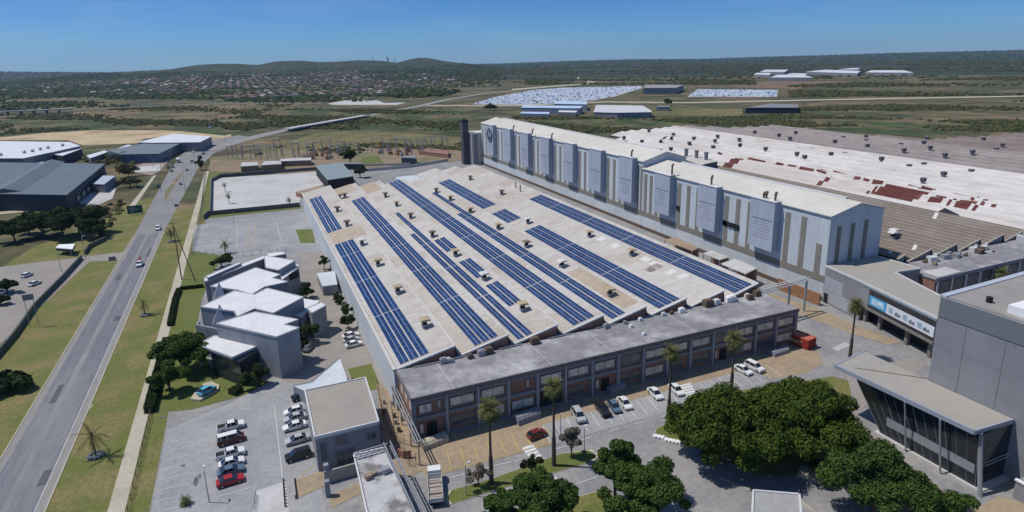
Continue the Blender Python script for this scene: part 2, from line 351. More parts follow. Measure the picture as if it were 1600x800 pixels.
# west lawn around the white office
sheet('lawn_patch', M_lawn, [(300, 392), (350, 400), (330, 430), (315, 470), (306, 520), (330, 575), (400, 590), (432, 605), (300, 640), (240, 646), (262, 520), (285, 420)], .013)
# south car park
sheet('south_parking', M_lot, [(-21.0, 60), (5.0, 60), (5.0, 140), (2, 142), (-9, 133.5), (-21.0, 128)], .014, w=True)
for y in range(0, 15):
    pass
bm = MB()
for i in range(15):
    yy = 81+i*2.98; bm.face([(-20.7, yy, ZM), (-15.6, yy-.25, ZM), (-15.6, yy-.13, ZM), (-20.7, yy+.12, ZM)])
for i in range(10):
    yy = 98.2+i*3.0
bm.strip([(-.9, 128), (-.9, 100.5)], .12, ZM)
bm.strip([P2(340, 777), P2(400, 760)], .12, ZM+.001)
struct('bay_markings', bm, M_mark)
M_oil = mat('oil_stain', (.10, .10, .105), .9, .2, 2, (.18, .18, .18), 1.2, .8)
r_ = random.Random(4)
def stain(cx, cy, a, b, z):
    n = 14; return MB().face([(cx+a*math.cos(6.283*i/n)*r_.uniform(.6, 1.1), cy+b*math.sin(6.283*i/n)*r_.uniform(.6, 1.1), z) for i in range(n)])
for px, py, a, b in ((306, 752, .5, 1.5), (312, 745, .25, .7), (254, 652, .7, .35), (425, 563, .8, .4), (286, 728, .5, .3)):
    q = P2(px, py); struct('oil_stain', stain(q[0], q[1], a, b, ZM+.01), M_oil)
M_repair = mat('asphalt_repair', (.10, .105, .115), .9, .12, 1.5)
for x, y, wd, ln_ in ((-40.2, 118, 1.6, 5), (-45.6, 150, 1.3, 9), (-40.6, 196, 1.8, 4), (-46.2, 236, 1.5, 7), (-40.0, 262, 1.2, 12)):
    struct('asphalt_repair', MB().face([(x, y, .021), (x+wd, y+.1, .021), (x+wd-.1, y+ln_, .021), (x+.05, y+ln_-.2, .021)]), M_repair)
for y in (134, 183, 244): struct('road_crack', MB().strip([(-47, y), (-44.8, y+.7), (-42, y+.2), (-40.1, y+1.1), (-38.9, y+.8)], .09, .0215), M_repair)
# office yard of brick pavers
sheet('paved_yard', M_pave, [(470, 398), (505, 393), (552, 480), (600, 600), (560, 600), (480, 605), (455, 600), (430, 590), (470, 480)], .018)
sheet('lawn_patch', M_lawn, [(543, 577), (580, 568), (597, 608), (558, 612)], .022)
# apron in front of the facade and the plant road
sheet('apron', M_sandp, [(20, 103), (22, 91.6), (47, 90.9), (47.3, 97.45), (100, 97.45), (100.5, 92), (110, 90.5), (117, 92), (121, 97), (128, 104), (119.3, 110), (119.3, 102.8)], .016, w=True)
ap = MB()
sheet('parking_strip', M_lot, [(46, 90.9), (47, 97.6), (101, 97.6), (99.6, 90.9)], .020, w=True)
mk = MB(); yk = MB()
for i in range(22):
    x = 47+i*2.75
    if 78 < x < 83: continue
    mk.strip([(x, 97.3), (x-1.0, 91.8)], .12, ZM)
dash = [(690, 776), (800, 715), (900, 688), (1000, 660), (1080, 640)]
for a, bb in (((700, 748), (740, 737)), ((745, 735), (800, 722)), ((803, 722), (815, 718)), ((860, 705), (885, 697)), ((905, 690), (925, 683)), ((952, 675), (968, 670)), ((992, 663), (1008, 659)), ((1032, 652), (1045, 649)), ((885, 762), (938, 744)), ((768, 748), (800, 740))):
    mk.strip([P2(*a), P2(*bb)], .16, ZM+.001)
def zebra(pts, n, wd=.55):
    a0, a1, b0, b1 = [Vector(P2(*p)) for p in pts]
    for i in range(n):
        t = (i+.5)/n; a = a0.lerp(a1, t); c = b0.lerp(b1, t); mk.strip([a, c], wd, ZM+.002+i*1e-4)
zebra([(815, 700), (836, 730), (832, 694), (855, 724)], 6, .85)
zebra([(1062, 602), (1075, 630), (1079, 598), (1093, 625)], 7, .75)
zebra([(1300, 545), (1320, 535), (1308, 549), (1330, 540)], 7, .4)
zebra([(852, 750), (862, 760), (868, 745), (878, 755)], 2, .7)
zebra([(1324, 626), (1332, 636), (1332, 624), (1340, 634)], 4, .4)
struct('road_markings', mk, M_mark)
for i in range(8):
    x = 27.5+i*2.6; yk.strip([(x, 97.5), (x-.8, 92.2)], .12, ZM+0.002)
yk.strip([(26, 92.0), (47, 91.6)], .12, ZM+0.003).strip([(47.4, 97.6), (47, 91.5)], .14, ZM+0.004)
yk.strip([P2(466, 775), P2(470, 745)], .14, ZM+0.005).strip([P2(470, 745), P2(490, 728)], .14, ZM+0.006).strip([P2(490, 765), P2(497, 745)], .14, ZM+0.007).strip([P2(470, 775), P2(490, 765)], .14, ZM+0.008)
struct('yellow_markings', yk, M_ymark)
# grass islands with kerbs
def island(px, name='grass_island', m=M_lawn, z=.10):
    pts = [P2(*p) for p in px]
    c = Vector((sum(p[0] for p in pts)/len(pts), sum(p[1] for p in pts)/len(pts)))
    inn = [tuple(c+(Vector(p)-c)*.95) for p in pts]
    struct('island_kerb', MB().prism(pts, 0, z), M_path); struct(name, MB().prism(inn, z*.5, z+.03), m)
island([(693, 780), (700, 768), (770, 748), (880, 708), (925, 703), (938, 712), (925, 722), (850, 744), (770, 768), (700, 790)])
island([(1020, 680), (1025, 670), (1060, 655), (1100, 665), (1090, 690), (1050, 688)])
island([(872, 786), (945, 764), (1000, 800), (950, 860), (700, 860), (740, 805)], m=M_grass)
sheet('service_lane', M_road2, [(1140, 690), (1190, 760), (1260, 800), (1460, 830), (1300, 900), (1120, 860)], .021)
sheet('grass_bank', M_grass, [(1230, 600), (1300, 588), (1345, 600), (1320, 628), (1330, 700), (1300, 740), (1190, 745), (1090, 700), (1060, 650), (1120, 615)], .022)
struct('island_kerb', MB().wall([P2(1122, 745), P2(1180, 770), P2(1240, 775), P2(1290, 815)], .3, 0, .14), M_path)
sheet('paved_court', M_pave, [(1318, 562), (1410, 545), (1450, 570), (1345, 640), (1338, 655), (1370, 680), (1500, 800), (1530, 830), (1480, 850), (1400, 790), (1330, 720), (1335, 640)], .0225)
sheet('sandy_path', M_sandp, [(1440, 740), (1450, 748), (1515, 800), (1560, 775), (1610, 790), (1650, 880), (1480, 880), (1400, 800)], .0235)
sheet('apron', M_sandp, [(1200, 458), (1282, 484), (1340, 510), (1410, 534), (1388, 539), (1330, 521), (1245, 490), (1200, 468)], .018)
sheet('plant_road', M_road2, [(1185, 470), (1220, 480), (1345, 535), (1420, 540), (1425, 560), (1335, 570), (1250, 520), (1230, 515), (1170, 470)], .021)
# left service street
sheet('side_street', M_pave, [(-20, 420), (125, 402), (200, 393), (196, 406), (140, 409), (20, 520), (-60, 590)], .014)
sheet('side_street', M_conc, [(124, 318), (132, 292), (150, 300), (182, 292), (176, 310), (150, 322)], .014)
sheet('footpath', M_path, [(197, 330), (205, 318), (240, 274), (244, 274), (214, 318), (203, 330)], .016)
sheet('footpath', M_path, [(-10, 332), (100, 322), (100, 325), (-10, 336)], .014)
sheet('footpath', M_path, [(-10, 356), (60, 343), (60, 347), (-10, 362)], .014)
sheet('junction_paving', M_conc, [(206, 270), (210, 262), (250, 258), (250, 268)], .018)

# exit lane, islands and sandy plots at the bottom of the car park
sheet('exit_apron', M_conc, [(398, 768), (447, 752), (452, 800), (400, 830), (396, 800)], 0)
island([(458, 752), (505, 735), (508, 760), (462, 781)], 'paved_island', M_sandp)
sheet('sandy_lane', M_sandp, [(588, 600), (602, 604), (650, 690), (662, 735), (628, 750), (608, 735), (600, 690)], 0)
sheet('sandy_lane', M_sandp, [(515, 775), (560, 755), (566, 770), (518, 795)], 0)
# ================================================================== SAWTOOTH FACTORY with solar arrays
VX = [22.9, 36.3, 48.6, 60.6, 72.7, 84.6, 96.4, 108.2]       # valleys
PXK = [35.4, 47.6, 59.6, 71.7, 83.5, 95.4, 107.2, 118.4]     # ridges
YN = 115.0
YF = [309, 309, 309, 309, 309, 331, 331, 331]
YF[4] = 309
ZV, ZP = 9.5, 12.1
fac = thing('sawtooth_factory', 'long factory hall with cream saw-tooth sheet roof carrying rows of blue solar panels', 'factory', (70, 210, 0))
wl = MB(); wl.box(22.3, 118.9, YN, 309, 0, ZV-.35); wl.box(72.7, 118.9, 309.02, 331, 0, ZV-.35)
part('wall', wl, [M_wallb], fac)
def slope_z(k, x): return ZV+(x-VX[k])/(PXK[k]-VX[k])*(ZP-ZV)
for k in range(8):
    rb = MB(); x0, x1, yf = VX[k], PXK[k], YF[k]
    nx = VX[k+1] if k < 7 else x1+.5
    # sloping sheet 0.2 m thick, with overhang; far bays are set back in places
    rb.mesh([(x0, YN-.3, ZV), (x1, YN-.3, ZP), (x1, yf, ZP), (x0, yf, ZV), (x0, YN-.3, ZV-.18), (x1, YN-.3, ZP-.18), (x1, yf, ZP-.18), (x0, yf, ZV-.18)],
            [(0, 1, 2, 3), (7, 6, 5, 4), (0, 4, 5, 1), (1, 5, 6, 2), (2, 6, 7, 3), (3, 7, 4, 0)])
    part('roof_slope', rb, [M_roofc], fac)
    for yy, d in ((YN, 1), (yf-.3, 1)):
        gl = MB()   # brick gable under the slope, near and far
        gl.mesh([(x0+.3, yy, ZV-.34), (x1-.05, yy, ZV-.34), (x1-.05, yy, ZP-.2), (x0+.3, yy+.25, ZV-.34), (x1-.05, yy+.25, ZV-.34), (x1-.05, yy+.25, ZP-.2)], [(0, 1, 2), (3, 5, 4), (1, 4, 5, 2), (0, 2, 5, 3)])
        part('gable', gl, [M_brick], fac)
    up = MB().mesh([(x1-.06, YN, ZP-.19), (x1-.06, yf-.32, ZP-.19), (nx-.35, yf-.32, ZV-.3), (nx-.35, YN, ZV-.3)], [(0, 1, 2, 3)])
    part('upstand', up, [M_steel], fac)
    cp = MB(); cp.box(x1-.12, x1+.14, YN-.34, yf+.02, ZP-.02, ZP+.12)
    a = Vector((x0, YN-.42, ZV)); b2 = Vector((x1, YN-.42, ZP))
    cp.mesh([(x0, YN-.44, ZV+.07), (x1, YN-.44, ZP+.07), (x1, YN-.02, ZP+.07), (x0, YN-.02, ZV+.07), (x0, YN-.44, ZV-.3), (x1, YN-.44, ZP-.3)], [(0, 1, 2, 3), (4, 5, 1, 0)])
    part('ridge_cap', cp, [M_alu], fac)
cp = MB(); cp.box(22.0, 22.75, YN-.4, 309.3, ZV-.3, ZV+.12)
part('gutter', cp, [mat('cream_trim', (.55, .52, .46), .8, .08, 1)], fac)
def on_slope(px, py, k):
    d = ray(px, py); o = Vector((0, 0, CH)); sl_ = (ZP-ZV)/(PXK[k]-VX[k])
    # z = ZV + sl*(x-VX)  ->  CH+d.z t = ZV + sl*(d.x t - VX)
    t = (ZV-sl_*VX[k]-CH)/(d.z-sl_*d.x); q = o+d*t; return q
# module material: blue cells with pale bus lines in a silver frame
def cellmat(name, c1, c2):
    m = bpy.data.materials.new(name); m.use_nodes = True; n = m.node_tree.nodes; l = m.node_tree.links
    b = n['Principled BSDF']; b.inputs['Roughness'].default_value = .22; b.inputs['Specular IOR Level'].default_value = .28
    geo = n.new('ShaderNodeNewGeometry'); r = n.new('ShaderNodeMixRGB'); r.inputs[1].default_value = (*c1, 1); r.inputs[2].default_value = (*c2, 1)
    l.new(geo.outputs['Random Per Island'], r.inputs[0]); l.new(r.outputs[0], b.inputs['Base Color']); return m
M_cell = cellmat('solar_cells', (.008, .026, .090), (.020, .060, .175))
M_pvf = mat('module_frame', (.42, .45, .50), .45, .05, 1, metal=.2)
def array(k, pts, cols, label=None):
    """pts: far-left, far-right, near-right, near-left image survey points of the array"""
    q = [on_slope(px, py, k) for px, py in pts]
    xl = (q[0].x+q[3].x)/2; xr = (q[1].x+q[2].x)/2; yn = (q[2].y+q[3].y)/2; yf_ = (q[0].y+q[1].y)/2
    xl = max(xl, VX[k]+.5); xr = min(xr, PXK[k]-.25)
    if k < 8: yn = max(yn, YN+.1)
    xr_, xl_ = xr, xl; cw = (xr-xl)/cols; sl_ = (ZP-ZV)/(PXK[k]-VX[k]); ln = math.sqrt(1+sl_*sl_)
    mb = MB(); ny = max(2, round((yf_-yn)/1.02)); dy = (yf_-yn)/ny
    def zz(x, h): return ZV+sl_*(x-VX[k])+h
    fr = MB()
    for c in range(cols):
        a, b_ = xl+c*cw+.16, xl+(c+1)*cw-.16
        # pale backing frame sheet of the column, then the glass modules on it
        fr.mesh([(a-.03, yn, zz(a-.03, .13)), (b_+.03, yn, zz(b_+.03, .13)), (b_+.03, yf_, zz(b_+.03, .13)), (a-.03, yf_, zz(a-.03, .13)), (a-.03, yn, zz(a, .05)), (b_+.03, yn, zz(b_, .05))], [(0, 1, 2, 3), (4, 5, 1, 0)])
        mid = (a+b_)/2
        for j in range(ny):
            y0 = yn+j*dy+.045; y1 = yn+(j+1)*dy-.045
            if j and j % 26 == 0: y0 += .3
            for (u, v_) in ((a, mid-.045), (mid+.045, b_)):
                mb.face([(u, y0, zz(u, .16)), (v_, y0, zz(v_, .16)), (v_, y1, zz(v_, .16)), (u, y1, zz(u, .16))])
    o = part('solar_array', mb, [M_cell], fac, label=label); 
    f = part('mounting_frame', fr, [M_pvf], o, org=Vector(fac.location)); 
    return o
array(0, [(482.5, 312.5), (501, 306), (535, 356), (512.5, 366)], 3, 'short solar array at the far end of the roof edge nearest the road')
array(0, [(521, 384), (550, 374), (674, 551), (626, 569)], 3)
array(1, [(546, 315), (564, 309), (786, 521), (746, 540)], 3)
q0 = [(616.6, 334), (622.8, 332.4), (834, 520), (821, 526)]
array(2, [(640.3, 367.4), (647, 365), (821, 526), (808.5, 532)], 1)
array(2, q0, 1)
array(2, [(679, 377), (693.6, 370), (713.8, 386.6), (698, 396)], 2)
array(2, [(717.4, 410), (734, 403.6), (763.6, 426), (744, 437)], 2)
array(2, [(758.5, 447), (778, 439), (814.6, 470), (794.5, 480.5)], 2)
array(3, [(607.5, 287.5), (621, 281), (934, 492), (896, 509)], 3)
array(4, [(672.6, 302), (680.5, 301), (979, 488), (968, 493)], 1)
array(4, [(713, 336), (719, 333), (968, 493), (957, 499)], 1)
array(5, [(684.5, 287), (701, 280), (775, 318.5), (756, 327)], 3)
array(5, [(768.5, 335), (789.5, 326), (814, 341), (792.5, 348.5)], 3)
array(5, [(818, 363.5), (840, 352), (1065, 465), (1032, 482)], 3)
array(7, [(825, 312.5), (843, 305), (1179, 443), (1149, 457)], 3)
# stained and patched sheets
M_patch = mat('pale_patch_sheet', (.62, .60, .56), .8, .05, .6)
def patch(k, pts, m, name='roof_patch', h=.02):
    mb = MB(); q = [on_slope(*p, k) for p in pts]
    xs = [max(VX[k]+.05, min(PXK[k]-.15, v.x)) for v in q]
    x0 = (xs[0]+xs[3])/2; x1 = (xs[1]+xs[2])/2; y1 = (q[0].y+q[1].y)/2; y0 = (q[2].y+q[3].y)/2
    mb.face([(x, y, slope_z(k, x)+h) for x, y in ((x0, y0), (x1, y0), (x1, y1), (x0, y1))])
    part(name, mb, [m], fac)
patch(0, [(514, 366), (566, 349), (580, 362), (522, 383)], M_roofd)
patch(1, [(520, 296), (547, 288), (556, 296), (530, 306)], M_roofd)
patch(2, [(560, 290), (585, 285), (598, 296), (573, 302)], M_roofd)
for pts in ([(931, 374), (940, 369), (948, 374), (938, 377)], [(952, 384), (962, 379), (970, 384), (960, 388)], [(999, 404), (1010, 400), (1020, 406), (1008, 410)], [(1014, 411), (1024, 407), (1032, 413), (1020, 418)], [(1040, 427), (1050, 419), (1058, 424), (1045, 431)], [(1057, 434), (1068, 426), (1078, 430), (1064, 437)]):
    patch(6, pts, M_patch)
patch(4, [(880, 425), (915, 418), (1000, 470), (978, 482)], M_roofd)
patch(5, [(728, 272), (760, 266), (790, 283), (762, 292)], M_roofd)
patch(6, [(1005, 418), (1030, 412), (1038, 418), (1012, 426)], mat('dirt_streak', (.22, .18, .16), .9, .2, .5, (.40, .34, .28), .5, .8, thr=(.42, .5)))
# ventilator: square louvred cowl with a yellowed hood, on a curb
def vent_mesh(top):
    mb = MB(); mb.bx((0, 0, -.6), (1.1, 1.1, 1.0), 0, 0); mb.bx((0, 0, .35), (.8, .8, .9), 0, 1)
    mb.mesh([(-1.1, -1.0, 1.25), (1.1, -1.0, 1.25), (1.1, 1.0, 1.25), (-1.1, 1.0, 1.25), (-.75, -1.0, 1.62), (.75, -1.0, 1.62), (.75, 1.0, 1.62), (-.75, 1.0, 1.62)], [(3, 2, 1, 0), (0, 1, 5, 4), (1, 2, 6, 5), (2, 3, 7, 6), (3, 0, 4, 7), (4, 5, 6, 7)], 2)
    return mb.data('roof_vent', [M_steel, M_dark, top])
VM = [vent_mesh(mat('yellowed_hood', (.42, .34, .21), .8, .12, 2)), vent_mesh(mat('rusty_hood', (.22, .16, .12), .85, .15, 2)), vent_mesh(mat('pale_hood', (.62, .60, .56), .7, .08, 2))]
def _gv():
    mb = MB(); mb.bx((0, 0, -.6), (.9, .9, .9), 0, 0); mb.bx((0, 0, .3), (1.5, 1.3, 1.2), 0, 1); mb.bx((0, 0, 1.52), (1.7, 1.5, .12), 0, 2); return mb.data('roof_vent', [M_steel, mat('dark_cowl', (.09, .09, .10), .8, .1, 2), M_frame])
VM.append(_gv())
def vent(px, py, k, kind=0, s=1.15):
    q = on_slope(px, py+3, k); o = part('roof_vent', VM[kind], None, fac)
    o.location = (q.x-70, q.y-210, slope_z(k, min(max(q.x, VX[k]+.5), PXK[k]-.6))+.3); o.scale = (s, s, s); o.rotation_euler = (0, 0, rnd.uniform(-.15, .15))
for px, py, k, kd in ((527.5, 327.5, 0, 1), (542.5, 350, 0, 1), (566, 380, 0, 2), (591, 412, 0, 0), (622, 455, 0, 0), (664, 508, 0, 0),
    (531, 308, 1, 1), (539, 306, 1, 1), (602.5, 305, 2, 1), (620, 319, 2, 0), (642, 338, 2, 1), (676, 367, 2, 1), (712, 397, 2, 0), (757, 434, 2, 2), (817, 482, 2, 0),
    (682, 298, 4, 1), (704, 310, 4, 0), (735, 329, 4, 0), (779, 355, 4, 0), (823, 383, 4, 1), (878, 414, 4, 2), (953, 459, 4, 0),
    (735, 278, 6, 1), (784, 301, 6, 1), (825, 346, 5, 2), (921, 367, 6, 0), (987, 396, 6, 0)):
    vent(px, py, k, kd)
# big outlet pipes at the far corner of the roof
for px, py, h in ((813, 300, 5), (806, 294, 4)):
    q = on_slope(px, py, 7); mb = MB().bar((q.x, q.y, q.z-.5), (q.x, q.y, q.z+h*.7), .25, 8); part('flue', mb, [M_wood], fac)

# ================================================================== FRONT OFFICE BLOCK (two storeys, brick and grey frame)
FY = 102.7; FX0, FX1 = 23.0, 119.3; FH = 9.35
ob = thing('office_block', 'long two-storey brown brick block with grey frame and stained flat roof', 'office block', (71, 108, 0))
mb = MB().box(FX0, FX1, FY+.35, YN-.6, 0, FH-.4); part('wall', mb, [M_brick], ob)
mb = MB().box(FX0-.25, FX1+.25, FY-.1, YN-.5, FH-.38, FH); part('roof', mb, [M_flat], ob)
mb = MB(); mb.box(FX0-.3, FX1+.3, FY-.45, FY-.1, FH-.75, FH+.10).box(FX0-.5, FX0-.25, FY-.45, YN-.6, FH-.7, FH+.15); part('parapet', mb, [mat('parapet_brown', (.17, .15, .15), .9, .12, 1)], ob)
bay = (FX1-FX0)/15
for lvl, (z0, z1) in enumerate(((4.15, 4.9), (0, .45))):
    part('spandrel', MB().box(FX0-.05, FX1+.05, FY-.02, FY+.36, z0, z1), [M_frame], ob)
part('spandrel', MB().box(FX0-.05, FX1+.05, FY-.02, FY+.36, 7.75, FH-.39), [M_frame], ob)
for i in range(16):
    x = FX0+i*bay; part('pilaster', MB().box(x-.42, x+.42, FY-.12, FY+.37, 0, FH-.76), [M_frame], ob)
    if 0 < i < 15: part('downpipe', MB().bar((x, FY-.3, .1), (x, FY-.3, FH-.5), .09, 6), [M_alu], ob)
M_wing = mat('window_glass', (.10, .11, .12), .15, .1, .5, spec=.6)
def window(parent, x0, x1, y, z0, z1, nm, blind=True, mtl=None, fm=None):
    f = MB(); t = .12
    f.box(x0, x1, y-.05, y+.1, z0, z0+t).box(x0, x1, y-.05, y+.1, z1-t, z1)
    for i in range(nm+1): xx = x0+(x1-x0-t)*i/nm; f.box(xx, xx+t, y-.04, y+.09, z0+t, z1-t)
    o = part('window', f, [fm or M_frame], parent)
    p = MB().box(x0+.02, x1-.02, y+.02, y+.06, z0+.02, z1-.02); part('pane', p, [mtl or (M_louv if blind else M_wing)], o, org=Vector(parent.location))
    return o
for i in range(15):
    xa, xb = FX0+i*bay+.75, FX0+(i+1)*bay-.75
    up = i not in (3,); 
    if i == 0: window(ob, xa+.3, xb-2.1, FY+.24, 5.5, 7.4, 2); window(ob, xb-.9, xb-.3, FY+.24, 5.9, 7.5, 1)
    elif i == 3: window(ob, xb-1.6, xb-1, FY+.24, 5.6, 7.4, 1)
    else: window(ob, xa, xb, FY+.24, 5.5, 7.4, 2, i % 4 != 3)
    if i in (0, 6, 11): part('door', MB().box(xa+1.7, xa+3.6, FY+.18, FY+.30, .1, 3.3), [M_dark], ob); window(ob, xa+.2, xa+1.1, FY+.24, 1.2, 3.4, 1)
    elif i == 4: part('door', MB().box(xa, xb, FY+.18, FY+.30, .1, 3.8), [M_dark], ob)
    elif i in (5, 9): window(ob, xa, xb-1.2, FY+.24, 1.0, 3.2, 3, False)
    else: window(ob, xa, xb, FY+.24, 1.3, 3.3, 2, i % 3 != 1)
# gable wall windows, side stair
for z0 in (1.4, 5.6):
    for yy in (104.2, 107.6, 111):
        part('window', MB().box(FX0-.06, FX0+.0, yy, yy+1.6, z0, z0+1.5), [M_louv], ob)
# roof seams, plant, ducts
for x in (31, 52, 66.3, 88.6, 107): part('roof_seam', MB().box(x, x+.16, FY, YN-.8, FH, FH+.03), [mat('roof_seam', (.42, .41, .40), .9, .1, 1)], ob)
def clutter(name, lab, c, sz, m, cat='roof unit'):
    mb = MB().bx(c, sz, rnd.uniform(-.2, .2)); 
    mb.bx((c[0], c[1], c[2]+sz[2]), (sz[0]*.7, sz[1]*.7, .18)).bx((c[0]+sz[0]*.6, c[1], c[2]), (.3, .3, sz[2]*.7)); part(name, mb, [m], ob)
for px, py, s in ((705, 566, .8), (690, 563, 1.3), (694, 557, 1.0), (752, 555, 1.4), (760, 549, 1.6), (735, 560, 1.0), (832, 534, 1.7), (935, 504, 1.2), (972, 503, .8), (989, 494, .8), (986, 512, .7), (1006, 524, .7), (1031, 490, .9), (1041, 486, .8), (1065, 488, 1.3), (1103, 477, 2.1), (1112, 472, 1.6), (1127, 466, 1.6), (1140, 470, 1.8), (1172, 468, 1.5), (1160, 462, 1.2), (1182, 462, 1.6), (1148, 470, 1.0)):
    q = G(px, py, FH); clutter('roof_unit', '', (q[0], min(q[1], YN-1.6), FH+.01), (s*1.1, s*.8, s*.8), rnd.choice([M_alu, M_steel, M_white, M_wood]))
for x in (26, 33, 45, 57, 69): part('roof_pipe', MB().bar((x, YN-1.1, FH+.25), (x+5.5, YN-1.1, FH+.25), .12, 6), [M_steel], ob)

# ================================================================== TALL PAINT SHOP HALLS
def tall(name, label, y0, y1, ez, rz, bays, bt, first_stripe=None):
    t = thing(name, label, 'factory hall', (159, (y0+y1)/2, 0)); X0, X1, XM = 148.5, 170.0, 159.6
    b = MB(); b.mesh([(X0, y0, 0), (X1, y0, 0), (X1, y0, ez), (XM, y0, rz), (X0, y0, ez), (X0, y1, 0), (X1, y1, 0), (X1, y1, ez), (XM, y1, rz), (X0, y1, ez)],
        [(0, 1, 2, 3, 4), (9, 8, 7, 6, 5), (5, 0, 4, 9), (1, 6, 7, 2)]); part('wall', b, [M_wallb], t)
    r = MB(); o = .5
    r.mesh([(X0-o, y0-o, ez), (XM, y0-o, rz+.1), (XM, y1+o, rz+.1), (X0-o, y1+o, ez), (X0-o, y0-o, ez-.25), (XM, y0-o, rz-.15), (XM, y1+o, rz-.15), (X0-o, y1+o, ez-.25)], [(0, 1, 2, 3), (0, 4, 5, 1), (4, 0, 3, 7), (3, 2, 6, 7)])
    r.mesh([(XM, y0-o, rz+.1), (X1+o, y0-o, ez), (X1+o, y1+o, ez), (XM, y1+o, rz+.1), (XM, y0-o, rz-.15), (X1+o, y0-o, ez-.25), (X1+o, y1+o, ez-.25), (XM, y1+o, rz-.15)], [(0, 1, 2, 3), (0, 4, 5, 1), (1, 5, 6, 2), (2, 6, 7, 3)])
    part('roof', r, [mat('cream_metal_roof', (.60, .575, .51), .7, .06, .2, (.50, .46, .38), .03, .6, wav=('Y', 2.0, .05))], t)
    part('ridge_walkway', MB().box(XM+1.5, XM+2.6, y0+6, y1-8, rz-.35, rz+.25), [M_alu], t)
    MS = mat('brown_grey_stripe', (.23, .215, .18), .75, .08, 1)
    part('stripe_band', MB().box(X0-.09, X0-.01, y0+.05, y1-.05, 5.6, 7.6), [MS], t)
    # vertical translucent strips between bays
    edges = sorted([y0]+[e for bb in bays for e in bb]+[y1])
    gaps = [(edges[i], edges[i+1]) for i in range(0, len(edges), 2)]
    for a, b2 in gaps:
        n = 3 if b2-a > 6.5 else (2 if b2-a > 4 else 1)
        ws = .95 if b2-a > 9 else .62
        for i in range(n):
            c = a+(b2-a)*(i+.5)/n; hi = ez-2.2
            if name == 'tall_hall' and a == y0 and i == 0: hi = 16.5; 
            part('stripe', MB().box(X0-.10, X0-.01, c-ws, c+ws, 7.61, hi), [MS], t)
    for (a, b2) in bays:
        BX = 145.9
        w_ = MB().box(BX, X0-.11, a, b2, 10.2, bt); o_ = part('bay', w_, [mat('bay_cladding', (.41, .45, .52), .65, .05, .5, (.35, .385, .45), .12, .6, wav=('Y', 2.4, .05), stretch=(1, 1, .2))], t)
        part('bay_roof', MB().box(BX-.2, X0-.12, a-.2, b2+.2, bt+.003, bt+.28), [MATS['pale_top'] if 'pale_top' in MATS else mat('pale_top', (.68, .67, .63), .7, .05, 1)], o_, org=Vector(t.location))
        lv = MB()
        for q in range(6): zz_ = 14.0+q*.95; lv.box(BX-.06, BX-.02, a+1.2+(q*7 % 3)*.6, b2-1.6-(q*5 % 4)*.8, zz_, zz_+.10)
        part('lettering_lines', lv, [mat('louvre_grey', (.30, .27, .32), .7, .08, 1)], o_, org=Vector(t.location))
        part('louvre_hood', MB().box(BX-.12, BX-.02, a+.8, b2-1.2, 19.8, 19.98), [M_frame], o_, org=Vector(t.location))
    return t
hall1 = tall('tall_hall', 'nearer tall pale blue hall with projecting bays and brown stripes on its end wall', 119.5, 209.4, 25.5, 28.1, [(137.3, 147.3), (163.1, 172.6), (188.6, 198.2)], 25.9)
for i in range(3):
    x = 152.3+i*5.4; part('stripe', MB().box(x-.8, x+.8, 119.38, 119.49, 8.5, 22.0+i*.3), [mat('green_grey_stripe', (.20, .20, .17), .75, .08, 1)], hall1)
hall2 = tall('taller_hall', 'farther and taller pale blue hall carrying a round emblem on its last projecting bay', 209.6, 398, 28.4, 31.6, [(213.8, 223.9), (238.6, 249.2), (264.7, 274.3), (290.7, 301.0), (316.8, 326.6), (342.2, 352.4), (370.2, 380.6)], 29.2)
# round emblem: ring, V over W
em = MB(); EY, EZ, ER = 375.4, 22.6, 4.3; ex = 145.75
for i in range(32):
    a, c = 2*math.pi*i/32, 2*math.pi*(i+1)/32
    em.bar((ex, EY+ER*math.cos(a), EZ+ER*math.sin(a)), (ex, EY+ER*math.cos(c), EZ+ER*math.sin(c)), .32, 4)
def ln(a, b): em.bar((ex, EY-a[0]*ER, EZ+a[1]*ER), (ex, EY-b[0]*ER, EZ+b[1]*ER), .32, 4)
for s in (-1, 1): ln((s*.36, .9), (0, .12)); ln((s*.82, .5), (s*.38, -.88)); ln((s*.38, -.88), (0, -.05))
part('emblem', em, [mat('emblem_blue', (.10, .13, .20), .5, .05, 1)], hall2)
# roof flues
for px, py, z, h, t in ((1034, 276, 25.9, 3.5, hall1), (1102, 291, 25.9, 2.6, hall1), (1194, 312, 25.9, 1.6, hall1), (1205, 316, 25.9, 2, hall1), (975, 246, 29.5, 2, hall2), (849, 217, 29.5, 1.6, hall2), (818, 210, 29.5, 1.8, hall2), (790, 203, 29.5, 1.5, hall2), (1190, 311, 25.9, 1.2, hall1)):
    q = G(px, py, z); x = min(max(q[0], 147.2), 150.5); mb = MB().bar((x, q[1], z), (x, q[1], z+h), .35, 8).bar((x, q[1], z+h), (x+.9, q[1]+.6, z+h+.7), .42, 8)
    part('flue', mb, [M_wood], t)
for px, py in ((1059, 327), (1147, 350), (1140, 347), (1133, 345), (1152, 348), (1133, 344)):
    q = GX(px, py, 148.3); part('wall_fan', MB().box(148.0, 148.38, q[1]-.9, q[1]+.9, 13, 14.6), [M_dark], hall1)
# window slots at the foot and dark plinth
for t, y0, y1 in ((hall1, 119.6, 209.3), (hall2, 209.7, 397.9)): part('plinth', MB().box(148.2, 148.45, y0, y1, 0, 1.3), [mat('brown_plinth', (.13, .09, .07), .9, .2, 1)], t)
